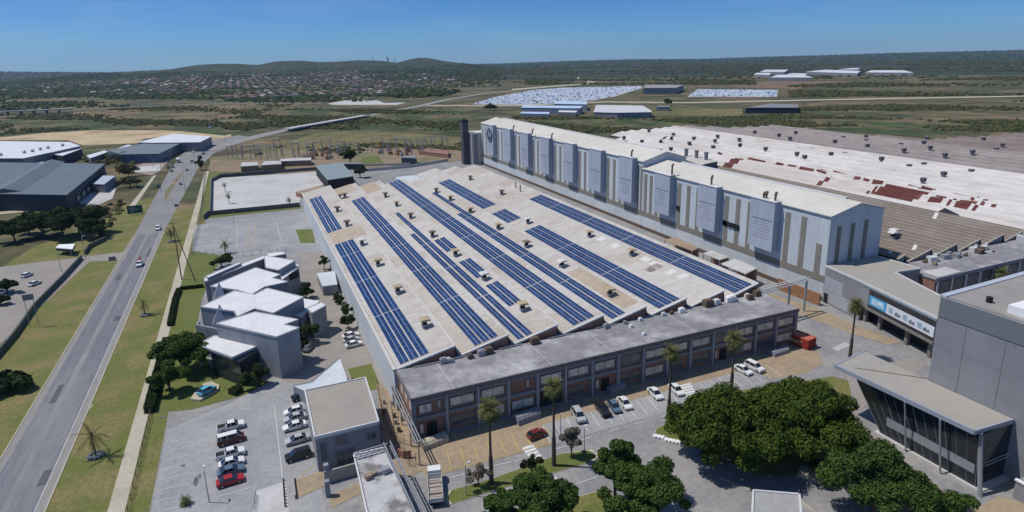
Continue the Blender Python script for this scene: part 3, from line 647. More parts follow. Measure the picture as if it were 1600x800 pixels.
# north stub and stack
st = thing('stair_tower', 'narrow cream and brown tower against the far end of the tallest hall', 'tower', (146, 403, 0))
part('wall', MB().box(141.5, 170, 398.4, 412, 0, 21.5), [mat('cream_wall', (.50, .46, .40), .85, .06, .5)], st); part('roof', MB().box(141.2, 170.2, 398.3, 412.3, 21.51, 21.9), [MATS['cream_metal_roof']], st)
part('flat_panel', MB().box(142.8, 145.6, 398.1, 398.38, 1, 20.5), [M_frame], st); part('flat_panel', MB().box(141.1, 141.49, 400, 409, 1, 20.5), [M_frame], st)  # grey panels laid flat on the wall face, darker than it
ck = thing('chimney_stack', 'tall dark square chimney stack standing at the far end of the halls', 'chimney', (139.4, 405, 0))
part('shaft', MB().box(136.9, 142.4 if False else 141.0, 403, 408, 0, 29.5), [mat('dark_stack', (.085, .085, .10), .85, .06, .5)], ck)
part('cap', MB().box(136.6, 141.2, 402.7, 408.3, 29.51, 30.4).box(137.6, 138.2, 404, 405, 30.41, 31.6).box(139.4, 140, 405, 406, 30.41, 31.3), [M_dark], ck)

# ================================================================== EASTERN FACTORY: brown and white saw-tooth roofs
ef = thing('eastern_factory', 'huge factory with brown and white saw-tooth sheet roofs behind the tall halls', 'factory', (250, 180, 0))
M_brownr = mat('brown_fibre_roof', (.215, .178, .145), .9, .10, .4, (.28, .245, .21), .04, .6, wav=('X', 1.95, .40))
M_whiter = mat('white_coated_roof', (.61, .585, .55), .75, .09, .25, (.50, .45, .40), .035, .85, wav=('X', 3.9, .10), stretch=(1, .45, 1))
M_greyr = mat('grey_brown_roof', (.255, .225, .21), .9, .10, .2, (.34, .29, .27), .03, .7, wav=('X', 3.9, .22))
M_greyd = mat('dark_brown_roof', (.19, .15, .135), .9, .12, .15, (.24, .20, .18), .03, .7)
E0 = 162.4; EP = 11.72; YE = 114.2
part('wall', MB().prism([(172, YE+.2), (560, YE+.2), (560, 240), (420, 270), (400, 392), (345, 436), (272, 424), (232, 262), (172, 250)], 0, 8.6), [M_wallb], ef)
def eroof_mat(xc, yc):
    if xc < 228: return 0
    if xc < 333.5: return 1
    if xc < 408: return 2
    return 3
def eroof_end(xc):
    if xc < 172+60: return 262 if xc > 195 else 252
    return interp(xc, [(232, 262), (236, 330), (272, 424), (345, 436), (365, 405), (405, 394), (416, 300), (425, 275), (560, 250)])
k = 0; x = 172.0
x = E0+EP
zv, zp = 9.4, 12.0
ERF = [M_brownr, M_whiter, M_greyr, M_greyd]
for k in range(34):
    x0 = E0+k*EP+.9 if k else 172; x1 = E0+(k+1)*EP
    if k == 0: x0 = 171.0
    xc = (x0+x1)/2; ye = eroof_end(xc)+(rnd.uniform(-3, 3) if xc > 260 else 0); yb = YE-.3 if x1 < 300 else YE-.3
    mb = MB(); y = yb
    while y < ye-.1:
        y2 = min(ye, y+14); mi = eroof_mat(xc, (y+y2)/2)
        # the near end of the white roof is a tan lower patch
        zz0 = zv if k else zv+1.6
        mb.mesh([(x0, y, zz0), (x1, y, zp), (x1, y2, zp), (x0, y2, zz0)], [(0, 1, 2, 3)], mi); y = y2
    nx = x1+.9
    mb.mesh([(x1, yb, zp), (nx, yb, zv), (nx, ye, zv), (x1, ye, zp)], [(0, 1, 2, 3)], eroof_mat(xc, 150))
    part('roof_bay', mb, ERF, ef)
    part('gable', MB().mesh([(x0, YE, zz0-.1), (x0, YE, 8), (x1, YE, 8), (x1, YE, zp-.1)], [(0, 1, 2, 3)]), [M_frame], ef); part('gable', MB().mesh([(x0, ye-.2, zz0-.1), (x0, ye-.2, 8), (x1, ye-.2, 8), (x1, ye-.2, zp-.1)], [(3, 2, 1, 0)]), [M_frame], ef)
    cpb = MB().mesh([(x0, yb-.15, zz0+.12), (x1, yb-.15, zp+.12), (x1, yb+.3, zp+.12), (x0, yb+.3, zz0+.12), (x0, yb-.15, zz0-.25), (x1, yb-.15, zp-.25)], [(0, 1, 2, 3), (4, 5, 1, 0)])
    part('ridge_cap', cpb, [mat('tan_trim', (.36, .32, .27), .85, .1, 1)], ef)
def eslope(px, py):
    q = G(px, py, 11.0)
    for _ in range(8):
        k = math.floor((q[0]-E0)/EP); u = (q[0]-E0-k*EP-.9)/(EP-.9); u = max(0, min(1, u)); q = G(px, py, zv+(zp-zv)*u)
    return q, k, u
def epatch(pts, m, name='roof_patch'):
    qs = [G(px, py, 11.2) for px, py in pts]; x0 = min(q[0] for q in qs); x1 = max(q[0] for q in qs)
    # footprint as quad, cut per tooth so that it follows the slopes
    A = Vector(qs[0][:2]); B = Vector(qs[1][:2]); C = Vector(qs[2][:2]); D = Vector(qs[3][:2])
    mb = MB(); n = max(2, int(abs((B-A).x)/1.5)+1)
    for i in range(n):
        a0, b0 = A.lerp(B, i/n), D.lerp(C, i/n); a1, b1 = A.lerp(B, (i+1)/n), D.lerp(C, (i+1)/n)
        def z(p):
            u = ((p.x-E0) % EP-.9)/(EP-.9); return zv+(zp-zv)*max(0, u)+.03 if u >= 0 else zv+.05
        k0 = math.floor(((a0.x+a1.x)/2-E0)/EP)
        for p in (a0, a1, b0, b1): p.x = max(E0+k0*EP+.92, min(E0+(k0+1)*EP-.02, p.x))
        mb.face([(p.x, p.y, z(p)) for p in (a0, a1, b1, b0)])
    part(name, mb, [m], ef)
for pts in ([(1360, 303), (1385, 288), (1452, 301), (1424, 316)], [(1385, 286), (1393, 283), (1415, 288), (1408, 292)], [(1413, 290), (1420, 287), (1433, 290), (1426, 295)], [(1433, 296), (1441, 290), (1463, 295), (1455, 300)], [(1485, 326), (1500, 311), (1528, 315), (1503, 330)], [(1484, 303), (1490, 300), (1527, 307), (1520, 311)], [(1448, 313), (1463, 304), (1480, 307), (1470, 316)], [(1535, 315), (1540, 309), (1550, 311), (1543, 316)], [(1543, 325), (1550, 319), (1558, 320), (1550, 327)], [(1362, 286), (1367, 279), (1386, 282), (1378, 288)],
    [(1333, 280), (1340, 274), (1350, 276), (1343, 281)], [(1348, 282), (1354, 277), (1363, 279), (1357, 284)], [(1296, 270), (1303, 266), (1324, 271), (1318, 277)], [(1275, 268), (1282, 263), (1296, 266), (1290, 272)], [(1248, 264), (1254, 259), (1276, 264), (1270, 268)], [(1275, 288), (1298, 274), (1304, 276), (1283, 289)], [(1230, 260), (1235, 256), (1248, 258), (1243, 262)], [(1211, 257), (1216, 254), (1227, 257), (1223, 259)],
    [(1125, 261), (1148, 246), (1162, 248), (1140, 263)], [(1168, 249), (1173, 244), (1200, 250), (1195, 254)], [(1120, 240), (1127, 237), (1133, 238), (1127, 242)], [(1352, 302), (1372, 291), (1375, 292), (1357, 303)], [(1476, 320), (1490, 309), (1496, 310), (1480, 321)], [(1510, 331), (1535, 315), (1540, 317), (1516, 332)], [(1515, 312), (1528, 306), (1532, 308), (1520, 314)]):
    epatch(pts, M_rust)
def vent2(px, py, kd=3, s=1.35):
    q, k_, u = eslope(px, py+2); o = part('roof_vent', VM[kd], None, ef); o.location = (q[0]-250, q[1]-180, q[2]+.3); o.scale = (s, s, s); o.rotation_euler = (0, 0, rnd.uniform(-.2, .2))
for px, py in ((1245, 242), (1268, 235), (1298, 242), (1319, 242), (1257, 247), (1377, 250), (1420, 262), (1443, 259), (1474, 274), (1517, 270), (1086, 217), (1052, 211), (1077, 225), (1117, 221), (1120, 208), (1084, 217), (1121, 214), (1155, 219), (1156, 228), (1195, 224), (1196, 234), (1114, 231), (1234, 217), (1273, 212), (1304, 222), (1317, 216), (1353, 214), (1353, 221), (1355, 229), (1407, 227), (1412, 236), (1448, 217), (1443, 224), (1453, 232), (1476, 244), (1519, 239), (1556, 235), (1548, 252), (1566, 228), (1536, 218), (1243, 208), (1276, 206), (1217, 212), (1205, 204), (1179, 207), (1442, 284), (1014, 205), (1003, 222), (975, 216), (1048, 234)):
    vent2(px, py)
for px, py in ((1395, 370), (1397, 366)): vent2(px, py, 2, 1.2)
for px, py in ((1032, 222), (1038, 217), (1049, 217)): vent2(px, py, 2, 1.8)
for px, py, s in ((1429, 388, 1), (1392, 395, 1), (1461, 337, .8)):
    epatch([(px-5, py+2), (px, py-3), (px+6, py-2), (px+1, py+3)], M_patch)
epatch([(1486, 434-98), (1495, 338), (1508, 343), (1496, 345)], M_dark)
epatch([(1455, 330), (1476, 326), (1500, 334), (1488, 337)], M_dark)
# roof house beside the tall hall with three round fans
rh = thing('plant_room', 'small cream-roofed plant room with three fan drums standing between the tall halls and white roof', 'plant room', (196, 225, 0))
pts = [G(*p, 14.5)[:2] for p in ((1064, 247), (1090, 240), (1121, 252), (1095, 258))]
part('wall', MB().prism(pts, 8, 14.3), [mat('dark_metal', (.10, .11, .14), .8, .08, 1)], rh); part('roof', MB().prism(pts, 14.31, 14.6), [MATS['cream_metal_roof']], rh)
for px, py in ((1072, 244), (1088, 247), (1103, 250)):
    q = G(px, py, 14.5); part('fan_drum', MB().bar((q[0], q[1], 14.55), (q[0], q[1], 18.2), 1.0, 10).bar((q[0], q[1], 18.2), (q[0], q[1], 18.8), 1.3, 10), [M_frame], rh)
# light lean-tos in the service lane between the two factories
for i, (pts, z, lab, m) in enumerate(([[(1037, 376), (1055, 371), (1092, 388), (1082, 393)], 5.0, 'rusty tan lean-to roof in the lane beside the nearer tall hall', M_sandp], [[(1098, 397), (1112, 392), (1139, 403), (1125, 407)], 5.0, 'small grey flat shed roof in the lane, middle of three lean-tos', M_conc], [[(1126, 413), (1148, 405), (1183, 420), (1165, 429)], 5.0, 'pale grey steel canopy nearest the corner of the solar roof', M_conc])):
    p = [G(*a, z)[:2] for a in pts]; c = (sum(a[0] for a in p)/4, sum(a[1] for a in p)/4, 0); t = thing('lane_canopy', lab, 'canopy', c, 'canopies in the service lane')
    part('roof', MB().prism(p, z, z+.25, bottom=True), [m], t)
    for a in p: part('post', MB().bar((c[0]+(a[0]-c[0])*.93, c[1]+(a[1]-c[1])*.93, 0), (c[0]+(a[0]-c[0])*.93, c[1]+(a[1]-c[1])*.93, z), .14, 6), [M_steel], t)
    part('back_wall', MB().wall([p[1], p[2]], .2, 0, z-.4), [M_brick], t)
# pipe gantry across the service lane
pg = thing('pipe_bridge', 'white lattice pipe bridge spanning from the office block roof to the tall hall', 'pipe bridge', (128, 114, 0))
a, b = Vector(G(1190, 459, 9.3)), Vector(G(1265, 438, 9.3)); tr = MB(); n = 12
for dz in (0, .9): tr.bar(a+Vector((0, 0, dz)), b+Vector((0, 0, dz)), .13, 5).bar(a+Vector((0, 1.2, dz)), b+Vector((0, 1.2, dz)), .13, 5)
for i in range(n):
    p, q = a.lerp(b, i/n), a.lerp(b, (i+1)/n); tr.bar(p, q+Vector((0, 0, .9)), .06, 4).bar(p+Vector((0, 1.2, .9)), q+Vector((0, 1.2, 0)), .06, 4).bar(p+Vector((0, 0, .9)), p+Vector((0, 1.2, .9)), .06, 4)
part('truss', tr, [M_alu], pg)
for t_ in (.62, .98): p = a.lerp(b, t_); part('post', MB().bar((p.x, p.y+.6, 0), (p.x, p.y+.6, 9.3), .3, 6), [M_steel], pg)
lw = thing('lane_wall', 'low orange-brown wall with dark openings in the lane below the pipe bridge', 'wall', (135, 118, 0)); part('wall', MB().wall([P2(1215, 452), P2(1280, 478)], .4, 0, 3.6), [mat('orange_brick', (.30, .155, .08), .9, .15, 1)], lw)
# ================================================================== RIGHT-HAND BUILDINGS
fb = thing('rear_office_block', 'long flat-roofed block with dark glazed wall and cluttered roof at the right edge', 'office block', (215, 108, 0))
part('wall', MB().box(168.8, 300, 101.4, 113.8, 0, 9.0), [M_brick], fb); part('roof', MB().box(168.6, 300, 101.1, 113.9, 9.01, 9.35), [M_flat], fb)
gl = MB(); 
part('glazing', MB().box(168.9, 300, 101.2, 101.38, .6, 8.2), [mat('dim_glazing', (.075, .07, .075), .35, .35, 1.2, (.16, .15, .145), .9, .8)], fb)
for i in range(21): x = 169.5+i*6.2; part('pilaster', MB().box(x-.25, x+.25, 100.9, 101.19, 0, 8.6), [M_alu if i % 1 == 0 else M_frame], fb)
part('parapet', MB().box(168.5, 300, 100.85, 101.09, 8.65, 9.7), [M_frame], fb)
for px, py, s in ((1456, 408, 2.4), (1476, 404, 2.2), (1470, 397, 1.4), (1494, 402, 2.0), (1520, 392, 2.0), (1530, 396, 2.2), (1515, 388, 1.6), (1536, 390, 2.0), (1552, 394, .7), (1460, 414, 1.2), (1445, 410, 1.2), (1485, 396, 1.0), (1588, 372, 3.0), (1596, 376, 3), (1508, 400, 1.0)):
    q = G(px, py, 9.35); part('roof_unit', MB().bx((q[0], min(q[1], 112.6), 9.36), (s, s*.8, s*.6), rnd.uniform(-.3, .3)).bx((q[0]+s*.6, min(q[1], 112.6), 9.36), (s*.4, s*.4, s*.9), .2), [rnd.choice([M_steel, M_wood, M_alu, M_sandp])], fb)
part('roof_sheet', MB().box(171, 181, 102, 106.5, 9.37, 9.42), [M_conc], fb)
yard2 = [(154.5, 88.8), (171, 105.4), (171, 101), (300, 101), (300, 84), (168, 84)]

M_hallw = mat('grey_panel_wall', (.27, .272, .285), .6, .05, .5, (.22, .22, .235), .1, .6, wav=('Z', 4.5, .05))
M_tanr = mat('tan_standing_seam', (.36, .335, .29), .7, .05, .4, (.32, .29, .25), .05, .5, wav=('X', .8, .10))
# low annex with the banner
LR = [(148.2, 119.3), (168.2, 119.3), (168.6, 105.6), (159.6, 106.6), (153.2, 89.9), (139.9, 82.2), (145.6, 105.4)]
an = thing('banner_annex', 'low grey annex with flat tan roof whose long side carries a blue and white banner', 'building', (150, 103, 0))
AZ = 11.0
up_p = [(145.6, 105.4), (159.6, 106.6), (153.2, 89.9), (139.9, 82.2)]
part('wall', MB().prism([(148.2, 119.3), (168.2, 119.3), (168.6, 105.6), (159.6, 106.6), (145.6, 105.4)], 0, AZ-.3).prism(up_p, 4.6, AZ-.31, bottom=True), [M_hallw], an)
part('lower_wall', MB().prism([(149, 105.2), (158, 106), (153, 91), (144, 84.5)], 0, 4.59), [M_dark], an)  # wall coloured near-black to give the open undercroft its shade
part('roof', MB().prism(LR, AZ-.29, AZ), [M_tanr], an)
part('roof_edge', MB().wall([LR[0], LR[6], LR[5]], .3, AZ-.45, AZ+.12).wall([LR[1], LR[2], LR[3], LR[4]], .3, AZ-.2, AZ+.25), [M_alu], an)
A0, A1 = Vector((145.6, 105.4)), Vector((139.9, 82.2)); D = (A1-A0).normalized(); N = Vector((D.y, -D.x)); N = -N if N.x > 0 else N
wlen = (A1-A0).length
def onwall(s0, s1, z0, z1, off, th=.1):
    p = A0+D*s0+N*off; q = A0+D*s1+N*off; r_ = q-N*th; s_ = p-N*th; return MB().prism([tuple(p), tuple(q), tuple(r_), tuple(s_)], z0, z1, bottom=True)
part('glazing_band', onwall(2.6, wlen-.1, 4.9, 10.0, .05), [mat('mullion_glass', (.045, .04, .042), .3, .3, 2)], an)
part('sill_beam', onwall(0, wlen, 4.3, 4.95, .35, .6), [mat('tan_beam', (.20, .185, .165), .8, .08, 1)], an)
part('eave_band', onwall(0, wlen, 10.0, 10.55, .14, .2), [mat('teal_trim', (.20, .24, .27), .6, .05, 1)], an)
for s in (.35, 5.5, 14.5, 21.5): part('column', MB().prism([tuple(A0+D*s-N*1.0), tuple(A0+D*(s+.9)-N*1.0), tuple(A0+D*(s+.9)-N*1.8), tuple(A0+D*s-N*1.8)], 0, 4.3), [MATS['tan_beam']], an)
M_bblue = mat('banner_blue', (.09, .36, .60), .6, .05, 1); M_bwhite = mat('banner_white', (.66, .70, .74), .6, .03, 1); M_bgrey = mat('banner_grey', (.32, .42, .48), .6, .1, 1); M_ink = mat('banner_ink', (.12, .12, .15), .6, .05, 1)
bn = part('banner', onwall(3.0, 9.0, 5.9, 8.5, .16, .08), [M_bblue], an); og = Vector(an.location)
part('banner_cloth', onwall(9.01, wlen-.25, 5.9, 8.5, .16, .08), [M_bwhite], bn, org=og)
part('banner_print', onwall(3.9, 8.1, 6.4, 8.0, .19, .03), [mat('banner_haze', (.30, .56, .72), .6, .25, 1.2, (.50, .68, .78), 1.2, .8)], bn, org=og)
for s in (9.9, 14.4, 18.9): part('banner_print', onwall(s, s+1.3, 6.5, 7.9, .19, .03), [M_bgrey], bn, org=og)
def text_mesh(txt, size):
    cu = bpy.data.curves.new('lettering', 'FONT'); cu.body = txt; cu.size = size; cu.extrude = .02; cu.align_x = 'CENTER'; cu.offset = .02
    o = bpy.data.objects.new('lettering', cu); COL.objects.link(o); dg = bpy.context.evaluated_depsgraph_get(); dg.update()
    me = bpy.data.meshes.new_from_object(o.evaluated_get(dg)); COL.objects.unlink(o); bpy.data.objects.remove(o); bpy.data.curves.remove(cu); return me
def letter(parent, txt, size, pos, right, m, up=Vector((0, 0, 1))):
    me = text_mesh(txt, size); me.materials.clear(); me.materials.append(m); right = Vector(right).normalized(); nn = right.cross(up)
    M = Matrix(((right.x, up.x, nn.x, pos[0]), (right.y, up.y, nn.y, pos[1]), (right.z, up.z, nn.z, pos[2]), (0, 0, 0, 1)))
    o = bpy.data.objects.new('lettering', me); COL.objects.link(o); o.parent = parent
    W = Matrix.Identity(4); p = parent
    while p: W = Matrix.Translation(p.location) @ W; p = p.parent
    o.matrix_local = W.inverted() @ M; return o
for s in (12.75, 17.2, 21.5):
    p = A0+D*s+N*.22; letter(bn, 'sbs', 1.5, (p.x, p.y, 6.55), (D.x, D.y, 0), M_ink)
p = A0+D*6.0+N*.24; letter(bn, 'das', 1.3, (p.x, p.y, 6.8), (D.x, D.y, 0), M_bwhite)
# facade panels and light door panel of the annex west end
W0, W1 = Vector((148.2, 119.3)), Vector((145.6, 105.4)); DD = (W1-W0).normalized(); NN = Vector((DD.y, -DD.x)); NN = -NN if NN.x > 0 else NN
def wp(s0, s1, z0, z1, off=.06): p, q = W0+DD*s0, W0+DD*s1; return MB().prism([tuple(p+NN*off), tuple(q+NN*off), tuple(q-NN*.02), tuple(p-NN*.02)], z0, z1, bottom=True)
part('light_panel', wp(.3, 7.4, 4.2, 7.9), [mat('light_panel', (.37, .38, .41), .6, .04, .6)], an); part('light_panel', wp(.3, 12.6, .6, 4.1), [MATS['light_panel']], an); part('door', wp(.6, 2.2, .2, 3.0, .12), [M_dark], an)

# big grey hall
HX = 111.0
hz = GX(1471, 464, HX)
HT = 20.2
bh = thing('museum_hall', 'very large plain grey panelled hall filling the right edge behind the entrance canopy', 'hall', (150, 45, 0))
HY = 65.2; HT = 27.2
HB = [(HX, HY), (HX, -20), (190, -20), (190, HY+2), (150, HY+19)]
hb = [(HX, HY), (HX, -20), (170, -20), (170, HY+1.6)]
part('wall', MB().prism(hb, 0, HT), [M_hallw], bh)
part('upper_band', MB().box(HX-.12, HX-.01, -20, HY-.02, HT-3.6, HT-.02), [mat('teal_grey_panel', (.17, .185, .20), .6, .03, 1)], bh)
seams = MB()
for i in range(12): y = HY-5-i*6.2; seams.box(HX-.03, HX-.005, y, y+.09, 1, HT-3.7)
part('panel_seam', seams, [mat('seam_dark', (.15, .155, .17), .7, .03, 1)], bh)
part('roof', MB().prism([(HX+.6, HY-.6), (HX+.6, -19.5), (169.5, -19.5), (169.5, HY+1)], HT+.01, HT+.18), [mat('hall_roof', (.33, .31, .28), .85, .08, .3, (.27, .25, .23), .06, .6, wav=('X', 1.2, .06))], bh)
part('parapet', MB().wall([(HX+.2, HY-.2), (170, HY+1.4)], 1.1, HT-.6, HT+.35), [mat('pale_parapet', (.42, .46, .52), .7, .04, 1)], bh)
q = G(1545, 474, HT); part('roof_vent', MB().bar((q[0], q[1], HT), (q[0], q[1], HT+1.2), .5, 8), [M_dark], bh)
q = G(1600, 495, HT); part('roof_unit', MB().bx((q[0]+2, q[1], HT), (6, 4, 1.6)), [M_white], bh)

# entrance building with leaning glass wall under the tan canopy roof
CX, CZ = 103.4, 10.8
ct = thing('entrance_pavilion', 'glass-fronted entrance pavilion with leaning dark glass wall under a wide tan canopy roof', 'pavilion', (108, 64, 0))
tip = G(1305, 570, CZ)[:2]; t2 = G(1352, 548, CZ)[:2]; nr = G(1523, 673, CZ)[:2]; fr_ = G(1583, 655, CZ)[:2]
roofp = [tip, t2, (HX-.15, t2[1]-.2), (HX-.15, fr_[1]), nr]
part('canopy_roof', MB().prism(roofp, CZ-.35, CZ), [M_tanr], ct)
part('canopy_fascia', MB().wall([t2, tip, nr, (HX-.2, fr_[1])], .35, CZ-.7, CZ+.1), [mat('steel_fascia', (.30, .33, .37), .5, .04, 1)], ct)
part('roof_seam', MB().wall([P2(1335, 575, CZ), P2(1450, 592, CZ)], .15, CZ+.01, CZ+.08), [M_wood], ct)
xb, xt = 103.6, 102.3; y0g, y1g = nr[1]-.6, tip[1]-3
y1b = y1g-6
gw = MB().mesh([(xb, y0g, 0), (xb, y1b, 0), (xt, y1g, CZ-.7), (xt, y0g, CZ-.7)], [(0, 1, 2, 3)])
gw.mesh([(xb, y0g, 0), (HX, y0g, 0), (HX, y0g, CZ-.7), (xt, y0g, CZ-.7)], [(0, 1, 2, 3)]).mesh([(xb, y1b, 0), (HX, y1b, 0), (HX, y1g, CZ-.7), (xt, y1g, CZ-.7)], [(3, 2, 1, 0)])
part('glass_wall', gw, [mat('tinted_glass', (.018, .026, .034), .07, 0, 1, spec=.45)], ct)
nb = MB(); n = 12
for i in range(n+1):
    t = i/n; nb.bar((xb-.03, y0g+(y1b-y0g)*t, 0), (xt-.03, y0g+(y1g-y0g)*t, CZ-.7), .045 if i % 3 else .07, 4)
part('mullion', nb, [M_frame], ct)
part('pale_screen', MB().mesh([(xb-.42, y0g+.3, 2.6), (xb-.42, y1b-1, 2.6), (xb-.62, y1b-1, 4.4), (xb-.62, y0g+.3, 4.4)], [(0, 1, 2, 3)]), [mat('screen_grey', (.30, .33, .35), .5, .08, .6)], ct)
for bp, tp, rr_ in (((1531, 775), (1532, 676), .36), ((1469, 740), (1469, 655), .17), ((1415, 705), (1414, 628), .15)):
    u, v_ = G(*bp, 0), G(*tp, CZ-.6); part('column', MB().bar(u, v_, rr_, 8), [M_steel], ct)
part('plinth', MB().box(xb-.6, HX, y0g-1.2, y1b+1, 0, .25), [M_conc], ct)
rl = MB()
for z in (4.2, 4.8): rl.bar((xb+1, y0g-.5, z), (HX, y0g-.5, z), .04, 4)
part('railing', rl, [M_alu], ct)
# walls at the far right corner
sw = thing('side_terrace', 'pale stepped terrace walls beside the glass pavilion in the bottom right corner', 'terrace', (111, 44, 0))
part('wall', MB().box(106.5, 110.9, 41.5, 47, 0, 3.2), [M_hallw], sw); part('wall', MB().box(104, 110.9, 30, 41.4, 0, 2.2), [M_conc], sw); part('coping', MB().box(106.3, 110.9, 41.3, 41.9, 3.21, 3.5).box(106.3, 106.8, 41.91, 47.1, 3.21, 3.5), [M_white], sw)
# small roof at the bottom
p = [G(*a, 4)[:2] for a in ((1177, 767), (1249, 773), (1254, 830), (1174, 830))]
kb_ = thing('kiosk', 'small flat pale grey roof with raised rim at the bottom edge, below the big trees', 'kiosk', (p[0][0], p[0][1], 0))
part('wall', MB().prism(p, 0, 3.8), [M_conc], kb_); part('roof', MB().prism(p, 3.81, 4.0), [mat('felt_roof', (.33, .33, .32), .9, .07, .8)], kb_); part('roof_edge', MB().wall(p+[p[0]], .3, 3.7, 4.2), [M_alu], kb_)

# ================================================================== WHITE OFFICE (stepped diamond roofs)
wo = thing('white_roofed_office', 'cluster of grey-walled offices with stepped bright white roofs on the lawn by the road', 'office', (-2, 175, 0))
M_gw = mat('grey_render', (.27, .285, .31), .8, .06, .9, (.20, .21, .235), .25, .7, stretch=(1, 1, .25))
M_wr = mat('white_membrane', (.68, .68, .675), .7, .04, .5, (.58, .575, .56), .12, .7, wav=('X', 1.2, .03), thr=(.5, .7))
def wroof(px, z, wallz=0, name='roof', par=True, lab=None):
    p = [G(*a, z)[:2] for a in px]
    c = Vector((sum(a[0] for a in p)/len(p), sum(a[1] for a in p)/len(p))); inn = [tuple(c+(Vector(a)-c)*.985) for a in p]
    part('wall', MB().prism(p, wallz, z-.35), [M_gw], wo); part(name, MB().prism(inn, z-.34, z-.05), [M_wr], wo)
    if par: part('roof_edge', MB().wall(p+[p[0]], .28, z-.34, z+.06), [mat('edge_grey', (.40, .41, .43), .7, .04, 1)], wo)
    return p
wroof([(338, 505), (398, 487), (466, 499), (444, 507), (467, 512), (432, 526)], 10.5)
wroof([(313, 479), (366, 454), (397, 460), (417, 450), (474, 464), (427, 489), (398, 482), (371, 494), (366, 486)], 9.8)
wroof([(329, 447), (399, 418), (438, 429), (425, 434), (450, 440), (413, 448), (393, 460), (372, 453)], 9.2)
wroof([(413, 399), (461, 407), (435, 422), (415, 418)], 8.4)
wroof([(322, 431), (372, 410), (377, 411), (325, 434)], 8.4)
wroof([(319, 434), (412, 399), (415, 403), (320, 440)], 7.6)
wroof([(437, 424), (466, 412), (467, 417), (440, 437)], 6.4, par=False)
wroof([(417, 396), (440, 393), (447, 396), (420, 401)], 7.0, par=False)
wroof([(480, 481), (502, 472), (509, 477), (487, 489)], 7.2)
wroof([(440, 488), (475, 466), (500, 470), (470, 495)], 6.2, par=False)
# long lower west wall and the entrance canopy
p = wroof([(308, 538), (335, 524), (405, 539), (363, 558)], 6.8, wallz=6.0)
part('glass_wall', MB().prism([G(*a, 0)[:2] for a in ((335, 586), (358, 572), (408, 585), (380, 604))], 0, 6.0), [MATS['tinted_glass'] if 'tinted_glass' in MATS else M_glassd], wo)
for a in ((315, 572), (366, 594)):
    q = P2(*a); part('column', MB().bar((q[0], q[1], 0), (q[0], q[1], 6.2), .18, 8), [M_white], wo)
w0 = [G(*a, 8.2)[:2] for a in ((307, 507), (311, 502), (395, 524), (430, 536))]
part('wall', MB().wall([w0[0], w0[2]], .5, 0, 8.2).wall([w0[1], w0[0]], .5, 0, 8.2), [M_gw], wo)
part('window', MB().prism([G(*a, 0)[:2] for a in ((443, 560), (447, 557), (448, 558), (444, 561))], 4.5, 8.5), [M_dark], wo)
for px, py, z in ((346, 458, 9.4), (347, 494, 9.0)):
    q = Vector(G(px-3, py+4, z-2)); mb = MB(); s = 1.9; h = 4.0
    mb.mesh([(q.x-s, q.y-s, q.z-1), (q.x+s, q.y-s, q.z-1), (q.x+s, q.y+s, q.z-1), (q.x-s, q.y+s, q.z-1), (q.x+.3, q.y, q.z+h)], [(0, 1, 4), (1, 2, 4), (2, 3, 4), (3, 0, 4)])
    part('glass_pyramid', mb, [mat('pyramid_glass', (.42, .45, .48), .25, .1, 1, spec=.6)], wo)
part('window_strip', MB().prism([G(*a, 6.6)[:2] for a in ((439, 432), (466, 420), (466.5, 421), (439.5, 433))], 4.2, 6.3), [M_dark], wo)

def wowin(px, z0, z1, n, m=M_dark):
    a, b = Vector(G(*px[0], z0)[:2]), Vector(G(*px[1], z0)[:2]); d = (b-a)/n; nn = Vector((d.y, -d.x)).normalized()
    for i in range(n):
        p, q = a+d*(i+.15), a+d*(i+.85); part('window', MB().prism([tuple(p+nn*.06), tuple(q+nn*.06), tuple(q-nn*.3), tuple(p-nn*.3)], z0, z1, bottom=True), [m], wo)
wowin([(322, 545), (395, 560)], 1.2, 4.8, 1)
# small flat roofed block by the south car park
sb = thing('gate_office', 'plain grey block with flat tan roof between the car park and the sandy lane', 'building', (11, 110, 0))
sp = [(5.1, 101.3), (16.2, 101.3), (17.0, 118.6), (5.1, 118.6)]
part('wall', MB().prism(sp, 0, 6.7), [mat('grey_stucco', (.25, .25, .265), .85, .05, .8)], sb); part('roof', MB().prism(sp, 6.71, 7.0), [mat('tan_felt', (.33, .30, .255), .9, .05, .5, (.29, .265, .23), .1, .5)], sb); part('roof_edge', MB().wall(sp+[sp[0]], .28, 6.6, 7.22), [M_alu], sb)
for x0, x1, z0, z1 in ((5.7, 6.8, 2.0, 5.6), (8.4, 10.4, 4.4, 6.0), (8.3, 11.6, .4, 3.2), (13.8, 15.6, 3.8, 5.2)): window(sb, x0, x1, 101.2, z0, z1, 2, False, M_wing, M_frame)
for yy in (104, 108, 112): part('window', MB().box(17-.9, 16.9, yy, yy+2, 3.4, 4.6) if False else MB().box(16.32, 16.5, yy, yy+2, 3.0, 4.6), [M_dark], sb)
part('entrance_door', MB().box(8.6, 11.2, 101.02, 101.19, .1, .39), [M_dark], sb)
# sloped pale blue wall piece behind it
gw_ = thing('sloping_roof_shed', 'pale blue lean-to roof sloping down behind the flat tan-roofed block', 'shed', (8, 126, 0))
ps = [Vector(G(458, 603, 3.0)), Vector(G(487, 597, 3.4)), Vector(G(531, 559, 5.0)), Vector(G(543, 594, 4.2)), Vector(G(478, 612, 3.0))]
part('roof', MB().face(ps), [M_wallb], gw_); part('wall', MB().prism([tuple(v[:2]) for v in ps], 0, 2.7), [M_gw], gw_); part('coping', MB().bar(ps[0], ps[1], .18, 5).bar(ps[1], ps[2], .18, 5), [M_frame], gw_)
